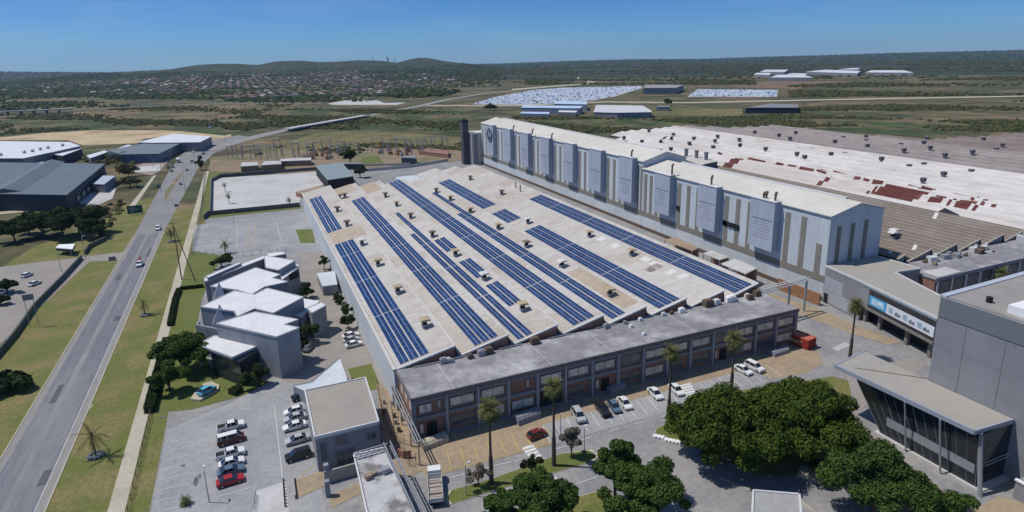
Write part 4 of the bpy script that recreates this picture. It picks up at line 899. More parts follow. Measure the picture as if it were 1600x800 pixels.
# gate house with truss roof at the bottom
gh = thing('truss_gatehouse', 'gatehouse with stained pale flat roof between two long steel lattice trusses at the bottom edge', 'gatehouse', (13, 84, 0))
GZ = 5.6; q = [G(*a, GZ)[:2] for a in ((553, 712), (604, 700), (660, 825), (580, 830))]
part('roof', MB().prism(q, GZ-.3, GZ, bottom=True), [mat('stained_pale_roof', (.46, .455, .45), .9, .10, .6, (.13, .12, .115), .16, .85, thr=(.50, .60))], gh)
part('roof_edge', MB().wall([q[0], q[1]], .25, GZ, GZ+.3).wall([q[0], q[3]], .25, GZ, GZ+.3), [M_alu], gh)
for px1, px2 in (((600, 699), (668, 850)), ((610, 697), (682, 850))):
    tr = MB(); a, b = Vector(G(*px1, GZ+.3)), Vector(G(*px2, GZ+.3)); n = 14
    for dz in (0, 1.0): tr.bar(a+Vector((0, 0, dz)), b+Vector((0, 0, dz)), .11, 5)
    for i in range(n): u, v = a.lerp(b, i/n), a.lerp(b, (i+1)/n); tr.bar(u, v+Vector((0, 0, 1)), .05, 4).bar(v, v+Vector((0, 0, 1)), .05, 4)
    part('truss', tr, [M_steel], gh)
    for t in (0, .5, 1): u = a.lerp(b, t); part('post', MB().bar((u.x, u.y, 0), u, .18, 6), [M_steel], gh)
tb = MB(); a, b = Vector(G(553, 716, GZ+.3)), Vector(G(606, 701, GZ+.3))
for dz in (0, 1.0): tb.bar(a+Vector((0, 0, dz)), b+Vector((0, 0, dz)), .11, 5)
for i in range(6): u, v = a.lerp(b, i/6), a.lerp(b, (i+1)/6); tb.bar(u, v+Vector((0, 0, 1)), .05, 4)
part('truss', tb, [M_steel], gh)
part('booth', MB().prism([P2(560, 752), P2(600, 740), P2(640, 830), P2(590, 830)], 0, GZ-.31), [M_gw], gh)
for px, py, s in ((576, 748, 1.1), (586, 742, .9), (603, 738, 1.3), (594, 740, .8)): u = G(px, py, GZ); part('roof_unit', MB().bx((u[0], u[1], GZ+.01), (s, s*.8, s*.7), .2), [rnd.choice([M_white, M_steel, M_sandp])], gh)
mw = thing('entrance_wall', 'low concrete wall with a square pier below the flat tan-roofed block', 'wall', (8, 96, 0))
part('wall', MB().wall([P2(508, 756), P2(560, 741)], .35, 0, 2.4), [mat('concrete_wall', (.33, .31, .28), .9, .08, .8)], mw); part('pier', MB().bx((*P2(512, 752), 0), (.8, .8, 3.4)).bx((*P2(513, 775), 0), (.8, .8, 3.0)), [M_gw], mw)
part('screen_wall', MB().wall([P2(462, 780), P2(458, 748)], .25, 0, .8), [MATS['concrete_wall']], mw)
# chain fences and pipe rack in the sandy lane
pr = thing('pipe_rack', 'long raised pipe rack running along the left end wall of the brick block', 'pipe rack', (20, 110, 0))
pk = MB(); a, b = Vector(G(609, 602, 5)), Vector(G(650, 692, 5))
for off in (0, .5, 1.0): pk.bar(a+Vector((off, 0, 0)), b+Vector((off, 0, 0)), .12, 6)
part('pipes', pk, [M_steel], pr)
for t in (0.02, .35, .7, .98): u = a.lerp(b, t); part('post', MB().bar((u.x+.5, u.y, 0), (u.x+.5, u.y, 5.1), .15, 6).bar((u.x-.2, u.y, 4.9), (u.x+1.3, u.y, 4.9), .1, 5), [M_steel], pr)
for pts, lab in (([(590, 606), (600, 660), (640, 730), (660, 722)], 'rusty wire fence around the sandy lane beside the brick block'), ([(612, 640), (618, 690), (645, 700)], 'short wire fence inside the sandy lane')):
    fn = thing('wire_fence', lab, 'fence', (*P2(*pts[0]), 0)); w_ = [P2(*p) for p in pts]; rm = MB()
    for a, b in zip(w_, w_[1:]):
        a, b = Vector(a), Vector(b); n = max(2, int((b-a).length/2.4))
        for i in range(n): u = a.lerp(b, i/n); part('post', MB().bar((u.x, u.y, 0), (u.x, u.y, 2.2), .05, 4), [M_wood], fn)
        for z in (.3, 1.2, 2.15): rm.bar((a.x, a.y, z), (b.x, b.y, z), .03, 4)
    part('rails', rm, [M_wood], fn)
cw = thing('curved_wall', 'short curved brown wall standing in the fenced sandy plot', 'wall', (*P2(632, 713), 0)); mb = MB()
pts = [P2(615, 706), P2(622, 713), P2(632, 717), P2(643, 715)]; part('wall', mb.wall(pts, .3, 0, 1.6), [M_brick], cw)
# ================================================================== BUILDINGS LEFT AND FAR
M_tanw = mat('tan_brick', (.24, .18, .13), .9, .12, .5)
def shed(name, lab, px, z, wm, rm, cat='warehouse', group=None, trim=None, ridge=None, base=0):
    p = [G(*a, z)[:2] for a in px]; c = (sum(a[0] for a in p)/len(p), sum(a[1] for a in p)/len(p), 0)
    t = thing(name, lab, cat, c, group); part('wall', MB().prism(p, base, z-.3), [wm], t)
    inn = [((a[0]-c[0])*1.012+c[0], (a[1]-c[1])*1.012+c[1]) for a in p]
    if ridge and len(p) == 4:      # gabled: ridge between midpoints of edges 0-1 and 2-3
        m0 = ((inn[0][0]+inn[1][0])/2, (inn[0][1]+inn[1][1])/2, z+ridge); m1 = ((inn[2][0]+inn[3][0])/2, (inn[2][1]+inn[3][1])/2, z+ridge)
        e = [(a[0], a[1], z-.25) for a in inn]
        mb = MB().face([e[0], m0, m1, e[3]]).face([m0, e[1], e[2], m1]).face([e[0], e[1], m0]).face([e[2], e[3], m1]).face([e[3], e[2], e[1], e[0]])
        part('roof', mb, [rm], t)
    else: part('roof', MB().prism(inn, z-.29, z), [rm], t)
    return t, p
M_navy = mat('navy_wall', (.035, .045, .065), .7, .06, .4, wav=('X', 2.0, .10)); M_slate = mat('slate_blue_roof', (.125, .165, .185), .7, .06, .2, (.10, .13, .15), .02, .6, wav=('X', 3.0, .06))
M_wroof = mat('bright_white_roof', (.64, .66, .68), .6, .04, .1); M_bluew = mat('blue_grey_wall', (.20, .25, .33), .7, .06, .3); M_grw = mat('mid_grey_wall', (.22, .225, .24), .8, .06, .3)
t, p = shed('dark_warehouse', 'large dark navy warehouse with slate blue sheet roof left of the main road', [(-160, 300), (103, 304), (163, 256), (-60, 253)], 9, M_navy, M_slate)
mb = MB(); a, b = Vector(G(6, 301, 9.1)), Vector(G(82, 254, 9.1)); s_ = Vector((7, 0, 0)); h = Vector((0, 0, 2.2))
mb.mesh([a-s_, a+s_, a+h, b-s_, b+s_, b+h], [(0, 2, 5, 3), (2, 1, 4, 5), (0, 1, 2), (3, 5, 4)]); part('roof_monitor', mb, [M_slate], t)
q = GY(125, 290, 400)
for i in range(7): 
    y = 385+i*13; part('window', MB().box(-85.2, -84.9, y, y+7, 2.0, 4.2), [M_grw], t)
shed('white_warehouse', 'wide low warehouse with bright white roof at the left edge', [(-120, 219), (108, 222), (124, 228), (36, 247), (-60, 247)], 9, M_grw, M_wroof)
for i, (px, py) in enumerate(((1, 243), (38, 239), (51, 237), (63, 234), (75, 232), (98, 228))):
    q = G(px, py, 9.2); solo('roof_ventilator', MB().bar((0, 0, 0), (0, 0, 1.2), 1.1, 8).bar((0, 0, 1.2), (0, 0, 2.0), 1.5, 8, .6), [M_steel], 'small round ventilator on the edge of the white warehouse roof', 'ventilator', q, 'ventilators on the white warehouse')
shed('annex_shed', 'dark long shed with pale roof strip touching the white warehouse', [(76, 240), (112, 229), (128, 232), (98, 243)], 7, M_navy, M_wroof)
shed('annex_shed', 'small white-roofed lean-to in front of the white warehouse', [(40, 257), (56, 251), (72, 254), (52, 259)], 4, M_grw, M_wroof, 'shed')
shed('strip_shed', 'thin pale roof strip beside the road trees, left of the grey factory', [(135, 243), (163, 235), (169, 237), (141, 247)], 4, M_grw, M_wroof, 'shed')
shed('strip_shed', 'small white-roofed shed against the far grey factory', [(183, 232), (200, 226), (206, 227), (190, 234)], 5, M_grw, M_wroof, 'shed')
shed('grey_factory', 'grey-roofed factory with blue glazed side facing the road junction', [(168, 235), (235, 222), (290, 220), (248, 240), (190, 241)], 7, mat('blue_glass_wall', (.09, .13, .20), .4, .25, .4), mat('grey_blue_roof', (.16, .185, .20), .7, .06, .1), 'factory')
shed('white_factory', 'white low-pitched factory roof just behind the grey factory by the junction', [(216, 222), (270, 209), (330, 213), (312, 222), (240, 223)], 8, M_grw, M_wroof, 'factory')
shed('site_office', 'small pale blue office with flat roof beside the dark warehouse', [(143, 287), (160, 274), (180, 275), (162, 288)], 5, M_grw, mat('lilac_roof', (.42, .46, .55), .7, .05, .3), 'office')
shed('bus_shelter', 'white flat canopy on the grass beside the dark tree clump', [(87, 387), (92, 382), (117, 381), (113, 389)], 3, M_dark, M_white, 'shelter', base=1.8)  # near-black block under the canopy stands in for the shade there
t = bpy.data.objects['bus_shelter']
for a in ((93, 400), (112, 401)): q = P2(*a); part('post', MB().bar((q[0], q[1], 0), (q[0], q[1], 2.8), .12, 6), [M_steel], t)
shed('green_roofed_hall', 'open hall with grey-green sheet roof at the corner of the concrete yard', [(493, 259), (534, 254), (552, 275), (512, 281)], 6.5, M_dark, mat('green_grey_roof', (.24, .29, .29), .6, .05, .3), 'hall', base=0)
shed('low_block', 'long low brown block with pale roof among the substation yards', [(436, 252), (440, 248), (486, 246), (486, 250)], 4, M_tanw, M_conc, 'building')
shed('low_block', 'short brown block with tan roof nearest the concrete yard', [(408, 258), (413, 252), (438, 251), (440, 256)], 4, M_tanw, M_conc, 'building')
shed('low_block', 'squat tan block beside the footpath by the substation', [(376, 260), (378, 254), (402, 253), (404, 258)], 4, M_tanw, M_conc, 'building')
shed('low_block', 'small grey block standing left of the tallest hall', [(627, 246), (629, 244), (650, 243), (651, 247)], 5, M_navy, M_grw, 'building')
shed('low_block', 'long thin grey shed right of the dark bushy trees', [(538, 256), (540, 254), (566, 254), (567, 256)], 4, M_navy, M_grw, 'building')
shed('low_block', 'low brick enclosure behind the sawtooth roof ridges', [(655, 236), (668, 231), (702, 235), (700, 241)], 3, M_brick, M_brick, 'building')
t, p = shed('walled_yard', 'low walled brick forecourt block at the top left corner of the sawtooth hall', [(462, 300), (500, 290), (505, 294), (472, 303)], 2.5, M_brick, M_sandp, 'building')
for px, lab in (([(319, 343), (325, 337), (469, 323)], 'long dark boundary wall between the concrete yard and north car park'), ([(329, 334), (331, 284), (345, 277)], 'dark wall along the footpath side of the concrete yard'), ([(345, 277), (495, 266)], 'grey wall along the back of the concrete yard')):
    o = thing('yard_wall', lab, 'wall', (*P2(*px[0]), 0)); part('wall', MB().wall([P2(*a) for a in px], .3, 0, 2.2), [mat('dark_yard_wall', (.13, .13, .13), .9, .1, .8)], o)
for px, lab, h in (([(572, 268), (640, 262), (700, 252)], 'low concrete wall behind the far ends of the sawtooth roofs', 2.0), ([(505, 262), (640, 258), (640, 254)], 'low grey wall bounding the substation ground', 1.6)):
    o = thing('yard_wall', lab, 'wall', (*P2(*px[0]), 0)); part('wall', MB().wall([P2(*a) for a in px], .3, 0, h), [M_conc], o)
# distribution sheds in the middle distance
shed('blue_warehouse', 'pale blue roofed warehouse with blue walls near the car storage lot, front one', [(815, 168), (818, 164.5), (910, 165.5), (906, 169)], 8, M_bluew, mat('sky_blue_roof', (.50, .60, .74), .5, .05, .05))
shed('blue_warehouse', 'pale blue warehouse half hidden behind the front blue one', [(866, 162), (868, 158), (916, 159), (917, 163)], 9, M_bluew, MATS['sky_blue_roof'])
shed('blue_warehouse', 'low white loading shed in front of the blue warehouses', [(872, 175), (874, 172.5), (902, 173), (900, 175.5)], 5, M_grw, M_wroof)
shed('blue_warehouse', 'low pale building left below the front blue warehouse', [(812, 177), (816, 174.5), (858, 175), (858, 178)], 5, M_bluew, MATS['sky_blue_roof'])
shed('white_depot', 'wide white roofed depot right of the blue warehouses', [(928, 175), (932, 164), (1004, 165), (1018, 173), (1018, 175), (965, 176)], 7, M_grw, mat('dull_white_roof', (.56, .57, .56), .7, .06, .05))
shed('grey_depot', 'grey flat depot between the two car storage lots', [(1005, 137.5), (1010, 132.5), (1068, 132.5), (1056, 137)], 12, M_grw, mat('dull_grey_roof', (.30, .29, .29), .8, .05, .05))
shed('small_depot', 'small dark depot with pale roof on the field right of the depots', [(1165, 168), (1205, 162), (1247, 163), (1246, 168)], 7, M_navy, M_grw)
shed('small_depot', 'low shed beside a tree between white depot and field', [(1026, 167), (1030, 165), (1047, 165), (1046, 167)], 5, M_grw, M_grw)
hb_ = [((1188, 112), (1196, 109), (1232, 109), (1226, 112.5)), ((1203, 121), (1215, 117), (1255, 117), (1270, 121)), ((1260, 112), (1290, 109), (1345, 111), (1340, 114.5)), ((1310, 108.5), (1330, 106.5), (1345, 106.5), (1340, 108.5)), ((1352, 113), (1362, 110), (1412, 110), (1427, 113.5)), ((1178, 116), (1182, 114), (1204, 114), (1203, 117)), ((1228, 116), (1240, 114.5), (1262, 115), (1258, 117))]
for i, px in enumerate(hb_):
    lab = ['far white industrial roof at the left end of the hillside estate', 'lowest and nearest white roof of the far estate', 'long white roof in the middle of the far estate', 'highest small roof behind the middle of the far estate', 'white roof at the right end of the far estate', 'small grey roof left of the lowest white roof in the far estate', 'small pale roof between two larger roofs in the far estate'][i]
    p = []
    for a in px:      # stand on the terrain: iterate height under the sight line
        z = 10
        for _ in range(12): q = G(*a, z); z = height(q[0], q[1])+9
        p.append((q[0], q[1]))
    zb = min(height(*a) for a in p); c = (sum(a[0] for a in p)/4, sum(a[1] for a in p)/4, zb); t = thing('far_factory', lab, 'factory', c, 'far estate on the right')
    part('wall', MB().prism(p, zb-8, zb+8.7), [M_grw], t); part('roof', MB().prism(p, zb+8.71, zb+9.4), [M_wroof], t)
# motorway bridge on the left
M_cgrey = mat('bridge_concrete', (.30, .29, .28), .9, .08, .2)
mwb = thing('motorway_bridge', 'long low concrete motorway bridge with piers at the left edge', 'bridge', (-500, 1000, 0))
a, b = Vector(G(-60, 177, 6)), Vector(G(110, 170.5, 6)); N_ = Vector((0, 14, 0)); mb = MB().prism([a.xy[:], b.xy[:], (b+N_).xy[:], (a+N_).xy[:]], 5, 6.6, bottom=True)
part('deck', mb, [M_cgrew if False else M_cgrey], mwb)
pm = MB()
for i in range(8):
    u = a.lerp(b, (i+.3)/8.3); part('pier', MB().box(u.x-1, u.x+1, u.y+2, u.y+12, 0, 4.99), [M_cgrey], mwb)
em = MB(); c = Vector(G(300, 164, 3)); 
em.mesh([(b.x, b.y, 6.2), (c.x, c.y, .4), (c.x, c.y+14, .4), (b.x, b.y+14, 6.2), (b.x, b.y-14, 0), (c.x, c.y-3, 0)], [(0, 1, 2, 3), (4, 5, 1, 0)])
ribbon('motorway', M_cgrey, [(108, 171.5), (180, 168.5), (262, 164.5), (330, 162.5), (420, 161), (510, 161)], 9, .35)
# road bridge over the river valley
rb_ = thing('river_bridge', 'long narrow concrete road bridge with dark piers crossing the green valley', 'bridge', (60, 830, 0))
a, b = Vector(G(458, 201, 3)), Vector(G(578, 180.2, 3)); D2 = (b-a).normalized(); N2 = Vector((-D2.y, D2.x, 0))*-13
part('deck', MB().prism([a.xy[:], b.xy[:], (b-N2).xy[:], (a-N2).xy[:]], 2.2, 3.2, bottom=True), [M_conc], rb_)
part('railing', MB().wall([a.xy[:], b.xy[:]], .3, 3.21, 3.7), [M_conc], rb_)
for i in range(12): u = a.lerp(b, (i+.5)/12)-N2*.5; part('pier', MB().bx((u.x, u.y, 0), (2, 8, 2.19), math.atan2(D2.y, D2.x)), [M_frame], rb_)

# substation gantries, masts, transformers
for i in range(26):
    if i < 16: px, py = 362+i*12.5+rnd.uniform(-3, 3), 246+rnd.uniform(-4, 5)
    else: px, py = 590+(i-16)*12+rnd.uniform(-3, 3), 238+rnd.uniform(-3, 4)
    q = P2(px, py); h = rnd.uniform(9, 14); mb = MB(); w_ = rnd.choice([5, 7, 9])
    for s in (-1, 1): mb.bar((s*w_/2-.5, 0, 0), (s*w_/2, 0, h), .17, 4).bar((s*w_/2+.5, 0, 0), (s*w_/2, 0, h), .17, 4)
    mb.bar((-w_/2, 0, h), (w_/2, 0, h), .2, 4).bar((-w_/2, 0, h-1), (w_/2, 0, h-1), .12, 4)
    for j in range(3): mb.bar((-w_/3+j*w_/3, 0, h-2.2), (-w_/3+j*w_/3, 0, h-1), .2, 5)
    solo('substation_gantry', mb, [M_steel], 'steel portal gantry among the substation equipment', 'gantry', (q[0], q[1], 0), 'substation gantries', rz=rnd.uniform(-.3, .3))
for i in range(34):
    if i < 14: px, py = 470+rnd.uniform(0, 62), 243+rnd.uniform(-5, 7)
    else: px, py = 592+rnd.uniform(0, 70), 236+rnd.uniform(-5, 8)
    q = P2(px, py); mb = MB().bx((0, 0, 0), (3.0, 2.2, 2.4)).bar((-.8, 0, 2.4), (-.8, 0, 4.6), .28, 6).bar((.7, 0, 2.4), (.7, 0, 4.6), .28, 6).bx((1.9, 0, .3), (.5, 1.8, 1.8))
    solo('transformer', mb, [MATS['orange_brick'] if i % 3 else M_steel], 'small boxy transformer with bushings in the substation yard', 'transformer', (q[0], q[1], 0), 'substation transformers', rz=rnd.uniform(0, 3))

# ================================================================== TREES
LM = {'dark': leafmat('leaf_dark', (.010, .022, .009), (.032, .058, .018), (.055, .08, .026)),
      'mid': leafmat('leaf_mid', (.009, .030, .006), (.042, .086, .016), (.080, .125, .026)),
      'big': leafmat('leaf_big', (.008, .026, .004), (.040, .078, .010), (.090, .118, .018)),
      'bush': leafmat('leaf_bush', (.016, .028, .009), (.050, .060, .020), (.09, .085, .035)),
      'dry': leafmat('leaf_dry', (.09, .075, .055), (.17, .14, .10), (.22, .18, .14)),
      'palm': leafmat('leaf_palm', (.03, .05, .014), (.09, .115, .03), (.17, .16, .06))}
def crown(mb, c, rad, n, leaf, r, lumps=14, flat=.75):
    """leaf clumps: small folded leaf quads scattered over and inside many lumps of uneven size"""
    lum = []
    for i in range(lumps):
        u = r.uniform(0, 2*math.pi); v = r.uniform(-.3, 1); rr = (math.sqrt(max(0, 1-v*v))*r.uniform(.5, 1.0) if v > 0 else r.uniform(.55, .95))*(1+.14*math.sin(3*u+c[2])+.10*math.sin(5*u+rad[0]))
        s = rad[0]*(r.uniform(.13, .30) if lumps > 16 else r.uniform(.2, .36)); lum.append((c[0]+math.cos(u)*rr*rad[0], c[1]+math.sin(u)*rr*rad[1], c[2]+v*rad[2]*r.uniform(.55, .92), s, s*flat*r.uniform(.8, 1.15)))
    lum.append((c[0], c[1], c[2], rad[0]*.5, rad[2]*.5))
    tot = sum(l[3]**2 for l in lum)
    for (x, y, z, s, sz) in lum:
        for _ in range(int(n*s*s/tot)):
            a = r.uniform(0, 2*math.pi); cz = r.uniform(-.75, 1); q = math.sqrt(1-cz*cz); k = r.uniform(.72, 1.08) if r.random() < .8 else r.uniform(.3, .8)
            p = Vector((x+q*math.cos(a)*s*k, y+q*math.sin(a)*s*k, z+cz*sz*k)); nn = Vector((q*math.cos(a)+r.uniform(-.7, .7), q*math.sin(a)+r.uniform(-.7, .7), cz*.8+.35+r.uniform(-.6, .6))).normalized()
            t1 = nn.orthogonal().normalized(); t1 = (Matrix.Rotation(r.uniform(0, 6.28), 3, nn) @ t1); t2 = nn.cross(t1); L_ = leaf*r.uniform(.6, 1.4); W_ = L_*r.uniform(.45, .75)
            mb.face([p-t1*L_*.5, p-t2*W_*.5+nn*L_*.1, p+t1*L_*.5, p+t2*W_*.5+nn*L_*.1])
def trunk_mb(h, r0, c, rad, r, limbs=7):
    mb = MB(); mb.bar((0, 0, -.2), (0, 0, h*.6), r0, 9, r0*.72).bar((0, 0, h*.6), (c[0]*.6, c[1]*.6, c[2]), r0*.72, 8, r0*.3)
    for i in range(limbs):
        a = 2*math.pi*i/limbs+r.uniform(-.3, .3); z0 = h*r.uniform(.4, .7); e = (c[0]+math.cos(a)*rad[0]*.7, c[1]+math.sin(a)*rad[1]*.7, c[2]+rad[2]*r.uniform(-.1, .5))
        m_ = ((e[0])*.45, (e[1])*.45, z0+(e[2]-z0)*.65); mb.bar((0, 0, z0), m_, r0*.42, 6, r0*.26).bar(m_, e, r0*.26, 5, r0*.07)
    return mb
def tree(px, py, h, rad, label, kind='mid', n=6000, leaf=.55, name='leafy_tree', group=None, seed=1, lumps=14, crown_z=None, trunk=.35, base=None):
    r = random.Random(seed); q = base or P2(px, py); t = thing(name, label, 'tree', (q[0], q[1], 0), group)
    rz = rad[2]; c = (0, 0, crown_z if crown_z else h-rz)
    part('trunk', trunk_mb(max(1, c[2]-rz*.3), trunk, c, rad, r), [M_trunk], t, org=(0, 0, 0))
    mb = MB(); crown(mb, c, rad, n, leaf, r, lumps); part('crown', mb, [LM[kind]], t, org=(0, 0, 0)); return t
def gcen(px, py, z): return G(px, py, z)[:2]
tree(0, 0, 14, (9.2, 8.9, 7.0), 'largest dense green tree in the island between car park and tan canopy', 'big', 60000, .5, seed=3, lumps=75, base=gcen(1255, 655, 7.2), trunk=.6)
tree(0, 0, 12.5, (10.0, 9.3, 6.2), 'broad green tree joined to the left side of the largest tree', 'big', 50000, .5, seed=5, lumps=65, base=gcen(1135, 668, 7), trunk=.55)
tree(0, 0, 9.5, (6.2, 6.2, 4.0), 'rounded leafy tree right below the broad pair, left of the kiosk roof', 'mid', 26000, .42, seed=8, lumps=38, base=gcen(1010, 775, 5), trunk=.35)
tree(0, 0, 10, (3.8, 3.6, 3.0), 'smaller leafy crown rising behind the rounded tree at bottom centre', 'mid', 9000, .5, seed=9, lumps=12, base=gcen(962, 728, 6), trunk=.3)
tree(0, 0, 10, (5.6, 5.2, 4.0), 'leafy tree cut off by the bottom edge, right of the white lorry', 'mid', 22000, .42, seed=11, lumps=34, base=gcen(845, 785, 5.5), trunk=.35)
tree(0, 0, 6.5, (3.5, 3.2, 2.6), 'small leafy tree at the bottom edge nearest the white lorry', 'mid', 8000, .45, seed=12, lumps=12, base=gcen(783, 800, 3.5), trunk=.25)
tree(0, 0, 10.5, (7.3, 6.6, 4.2), 'bright green spreading tree below the glass pavilion', 'mid', 40000, .42, seed=14, lumps=55, base=gcen(1372, 757, 5.2), trunk=.45)
tree(0, 0, 4.5, (4.8, 3.2, 2.2), 'low green bushy tree against the sandy path at the bottom right', 'mid', 10000, .42, seed=15, lumps=14, base=gcen(1480, 800, 2), trunk=.25)
tree(893, 715, 6.0, (2.3, 2.3, 2.3), 'small grey half-bare round tree on the narrow grass island', 'dry', 2600, .35, seed=16, lumps=9, trunk=.16)
tree(748, 762, 4.5, (2.0, 1.8, 1.9), 'thin scraggly young tree near the palm by the lorry', 'dry', 1300, .35, seed=17, lumps=8, trunk=.12)
tree(830, 745, 4.5, (1.8, 1.6, 1.7), 'thin dark bush on the island by the zebra crossing', 'bush', 1500, .35, seed=18, lumps=8, trunk=.12)
# planting round the white office
tree(0, 0, 9, (6.6, 5.5, 3.8), 'big soft green tree at the front corner of the white-roofed office by the hedge', 'mid', 19000, .5, seed=20, lumps=36, base=gcen(286, 553, 4.5), trunk=.35)
tree(0, 0, 7, (3.8, 3.6, 3.0), 'leafy tree beside the hedge, lower left of the white office tree', 'mid', 8000, .45, seed=21, lumps=12, base=gcen(262, 590, 3.5), trunk=.3)
tree(0, 0, 5, (2.9, 2.6, 2.3), 'small dark tree in front of the office canopy by the car park corner', 'dark', 5200, .4, seed=22, lumps=10, base=gcen(400, 588, 2.6), trunk=.2)
for i, (px, py, h, rr, lab) in enumerate(((478, 455, 5, 2.6, 'topmost bushy palm-like tree on the office side of the paved yard'), (470, 495, 6.5, 2.3, 'upper of the dark trees lined along the office wall'), (477, 515, 6.5, 2.6, 'middle dark tree lined along the office wall'), (466, 540, 7, 2.6, 'lower dark tree lined along the office wall'), (470, 470, 5, 2.0, 'dark tree just below the topmost bushy one by the office'))):
    tree(0, 0, h, (rr, rr, rr), lab, 'dark', 4200, .42, seed=30+i, lumps=10, base=gcen(px, py, h-rr), trunk=.18)
for i, (px, py, h, rr, lab) in enumerate(((506, 408, 5, 1.9, 'dark round tree against the long pale wall beyond the kiosk shed'), (525, 462, 3, 1.6, 'reddish shrub cluster by the small pale blue hut'), (540, 485, 4.6, 1.9, 'upper tree of the hedge row against the long pale wall'), (543, 500, 4.6, 1.9, 'lower tree of the hedge row against the long pale wall'), (530, 470, 2.5, 1.5, 'bright low shrub above the hedge row against the pale wall'))):
    tree(0, 0, h, (rr, rr*1.2, rr), lab, 'bush' if i in (1,) else 'dark', 3000, .38, seed=40+i, lumps=9, base=gcen(px, py, h-rr), trunk=.15)
# clump left of the road
for i, (px, py, h, rr, lab) in enumerate(((120, 345, 11, 8.5, 'widest dark tree of the clump beside the dark warehouse'), (95, 352, 10, 8, 'second dark tree from the right in the roadside clump'), (65, 352, 9, 6.5, 'dark tree in the middle of the roadside clump'), (20, 362, 8, 6, 'dark rounded tree at the left end of the roadside clump'), (42, 350, 8, 4.5, 'small dark tree filling the gap left of middle in the clump'), (140, 358, 7.5, 5, 'dark tree at the right end of the clump next to the road sign'))):
    tree(0, 0, h*1.2, (rr*1.1, rr, h*.52), lab, 'dark', 12000, .8, seed=50+i, lumps=16, base=gcen(px, py, h*.55), trunk=.4)
tree(0, 0, 10, (6, 6, 4.2), 'dark bushy tree behind the green-roofed hall', 'dark', 5000, 1.0, seed=60, lumps=14, base=gcen(547, 244, 5.5), trunk=.4)
tree(0, 0, 8, (4.2, 4.2, 3.6), 'dark tree right beside the green-roofed hall', 'dark', 4000, .8, seed=61, lumps=12, base=gcen(562, 268, 4), trunk=.3)
tree(0, 0, 9, (3, 5, 4.5), 'tall narrow dark tree at the top end of the footpath', 'dark', 3000, .8, seed=62, lumps=10, base=gcen(313, 255, 5), trunk=.3)
for i, (px, py, h, rr, lab) in enumerate(((200, 268, 7, 7, 'olive tree near the junction left of the pink paving'), (188, 248, 6, 9, 'green tree row in front of the grey factory, left one'), (222, 246, 6, 8, 'green tree row in front of the grey factory, right one'), (203, 285, 6, 6, 'olive tree beside the small pale blue office'), (10, 448, 4.5, 3.2, 'dark palm-like bush on the left street edge beside parked cars'), (0, 470, 3, 2.5, 'low bush at the left edge below the parked cars'), (345, 408, 4.5, 4.0, 'dark bush against the north side of the white office'), (765, 168, 8, 9, 'dark tree beside the pale track left of the blue warehouses'), (1043, 160, 10, 8, 'dark tree standing between the white depot and the field'), (0, 600, 3.5, 4.5, 'dark bush at the left edge of the verge'))):
    tree(0, 0, h, (rr, rr, h*.42), lab, 'bush' if i < 4 else 'dark', 2600, .7 if i < 7 else 1.6, seed=70+i, lumps=11, base=gcen(px, py, h*.5), trunk=.25)
# trimmed hedges
def hedge(pts, wd, h, lab, kind='dark', n=260):
    w_ = [P2(*p) for p in pts]; r = random.Random(len(lab)); o = thing('hedge', lab, 'hedge', (*w_[0], 0)); core = MB().wall(w_, wd*.8, 0, h*.88); part('branches', core, [mat('hedge_core', (.02, .03, .012), .9, .2, 3)], o); mb = MB()
    for a, b in zip(w_, w_[1:]):
        a, b = Vector(a), Vector(b); L_ = (b-a).length; d = (b-a).normalized(); nn = Vector((-d.y, d.x))
        for i in range(int(L_*n)):
            q = a+d*r.uniform(0, L_)+nn*r.uniform(-wd/2, wd/2); e = r.random(); z = h*r.uniform(.9, 1.05) if e < .5 else r.uniform(.1, h)
            if e >= .5: q = a+d*r.uniform(0, L_)+nn*(wd/2*r.choice([-1, 1])*r.uniform(.9, 1.1))
            u = Vector((r.uniform(-1, 1), r.uniform(-1, 1), r.uniform(-1, 1))).normalized()*.2; v_ = u.orthogonal().normalized()*.1; p = Vector((q.x, q.y, z)); mb.face([p-u, p-v_, p+u, p+v_])
    part('leaves', mb, [LM[kind]], o)
hedge([(234, 646), (247, 592), (262, 535)], 1.8, 1.6, 'clipped hedge along the footpath beside the south car park')
hedge([(266, 510), (274, 470), (280, 455)], 1.2, 1.2, 'thin clipped hedge along the footpath, upper stretch')
hedge([(282, 453), (318, 449)], .9, 1.0, 'short hedge running from the footpath towards the white office')
hedge([(362, 618), (376, 610)], 2.0, 1.3, 'small clipped shrub at the car park corner near the blue classic car')
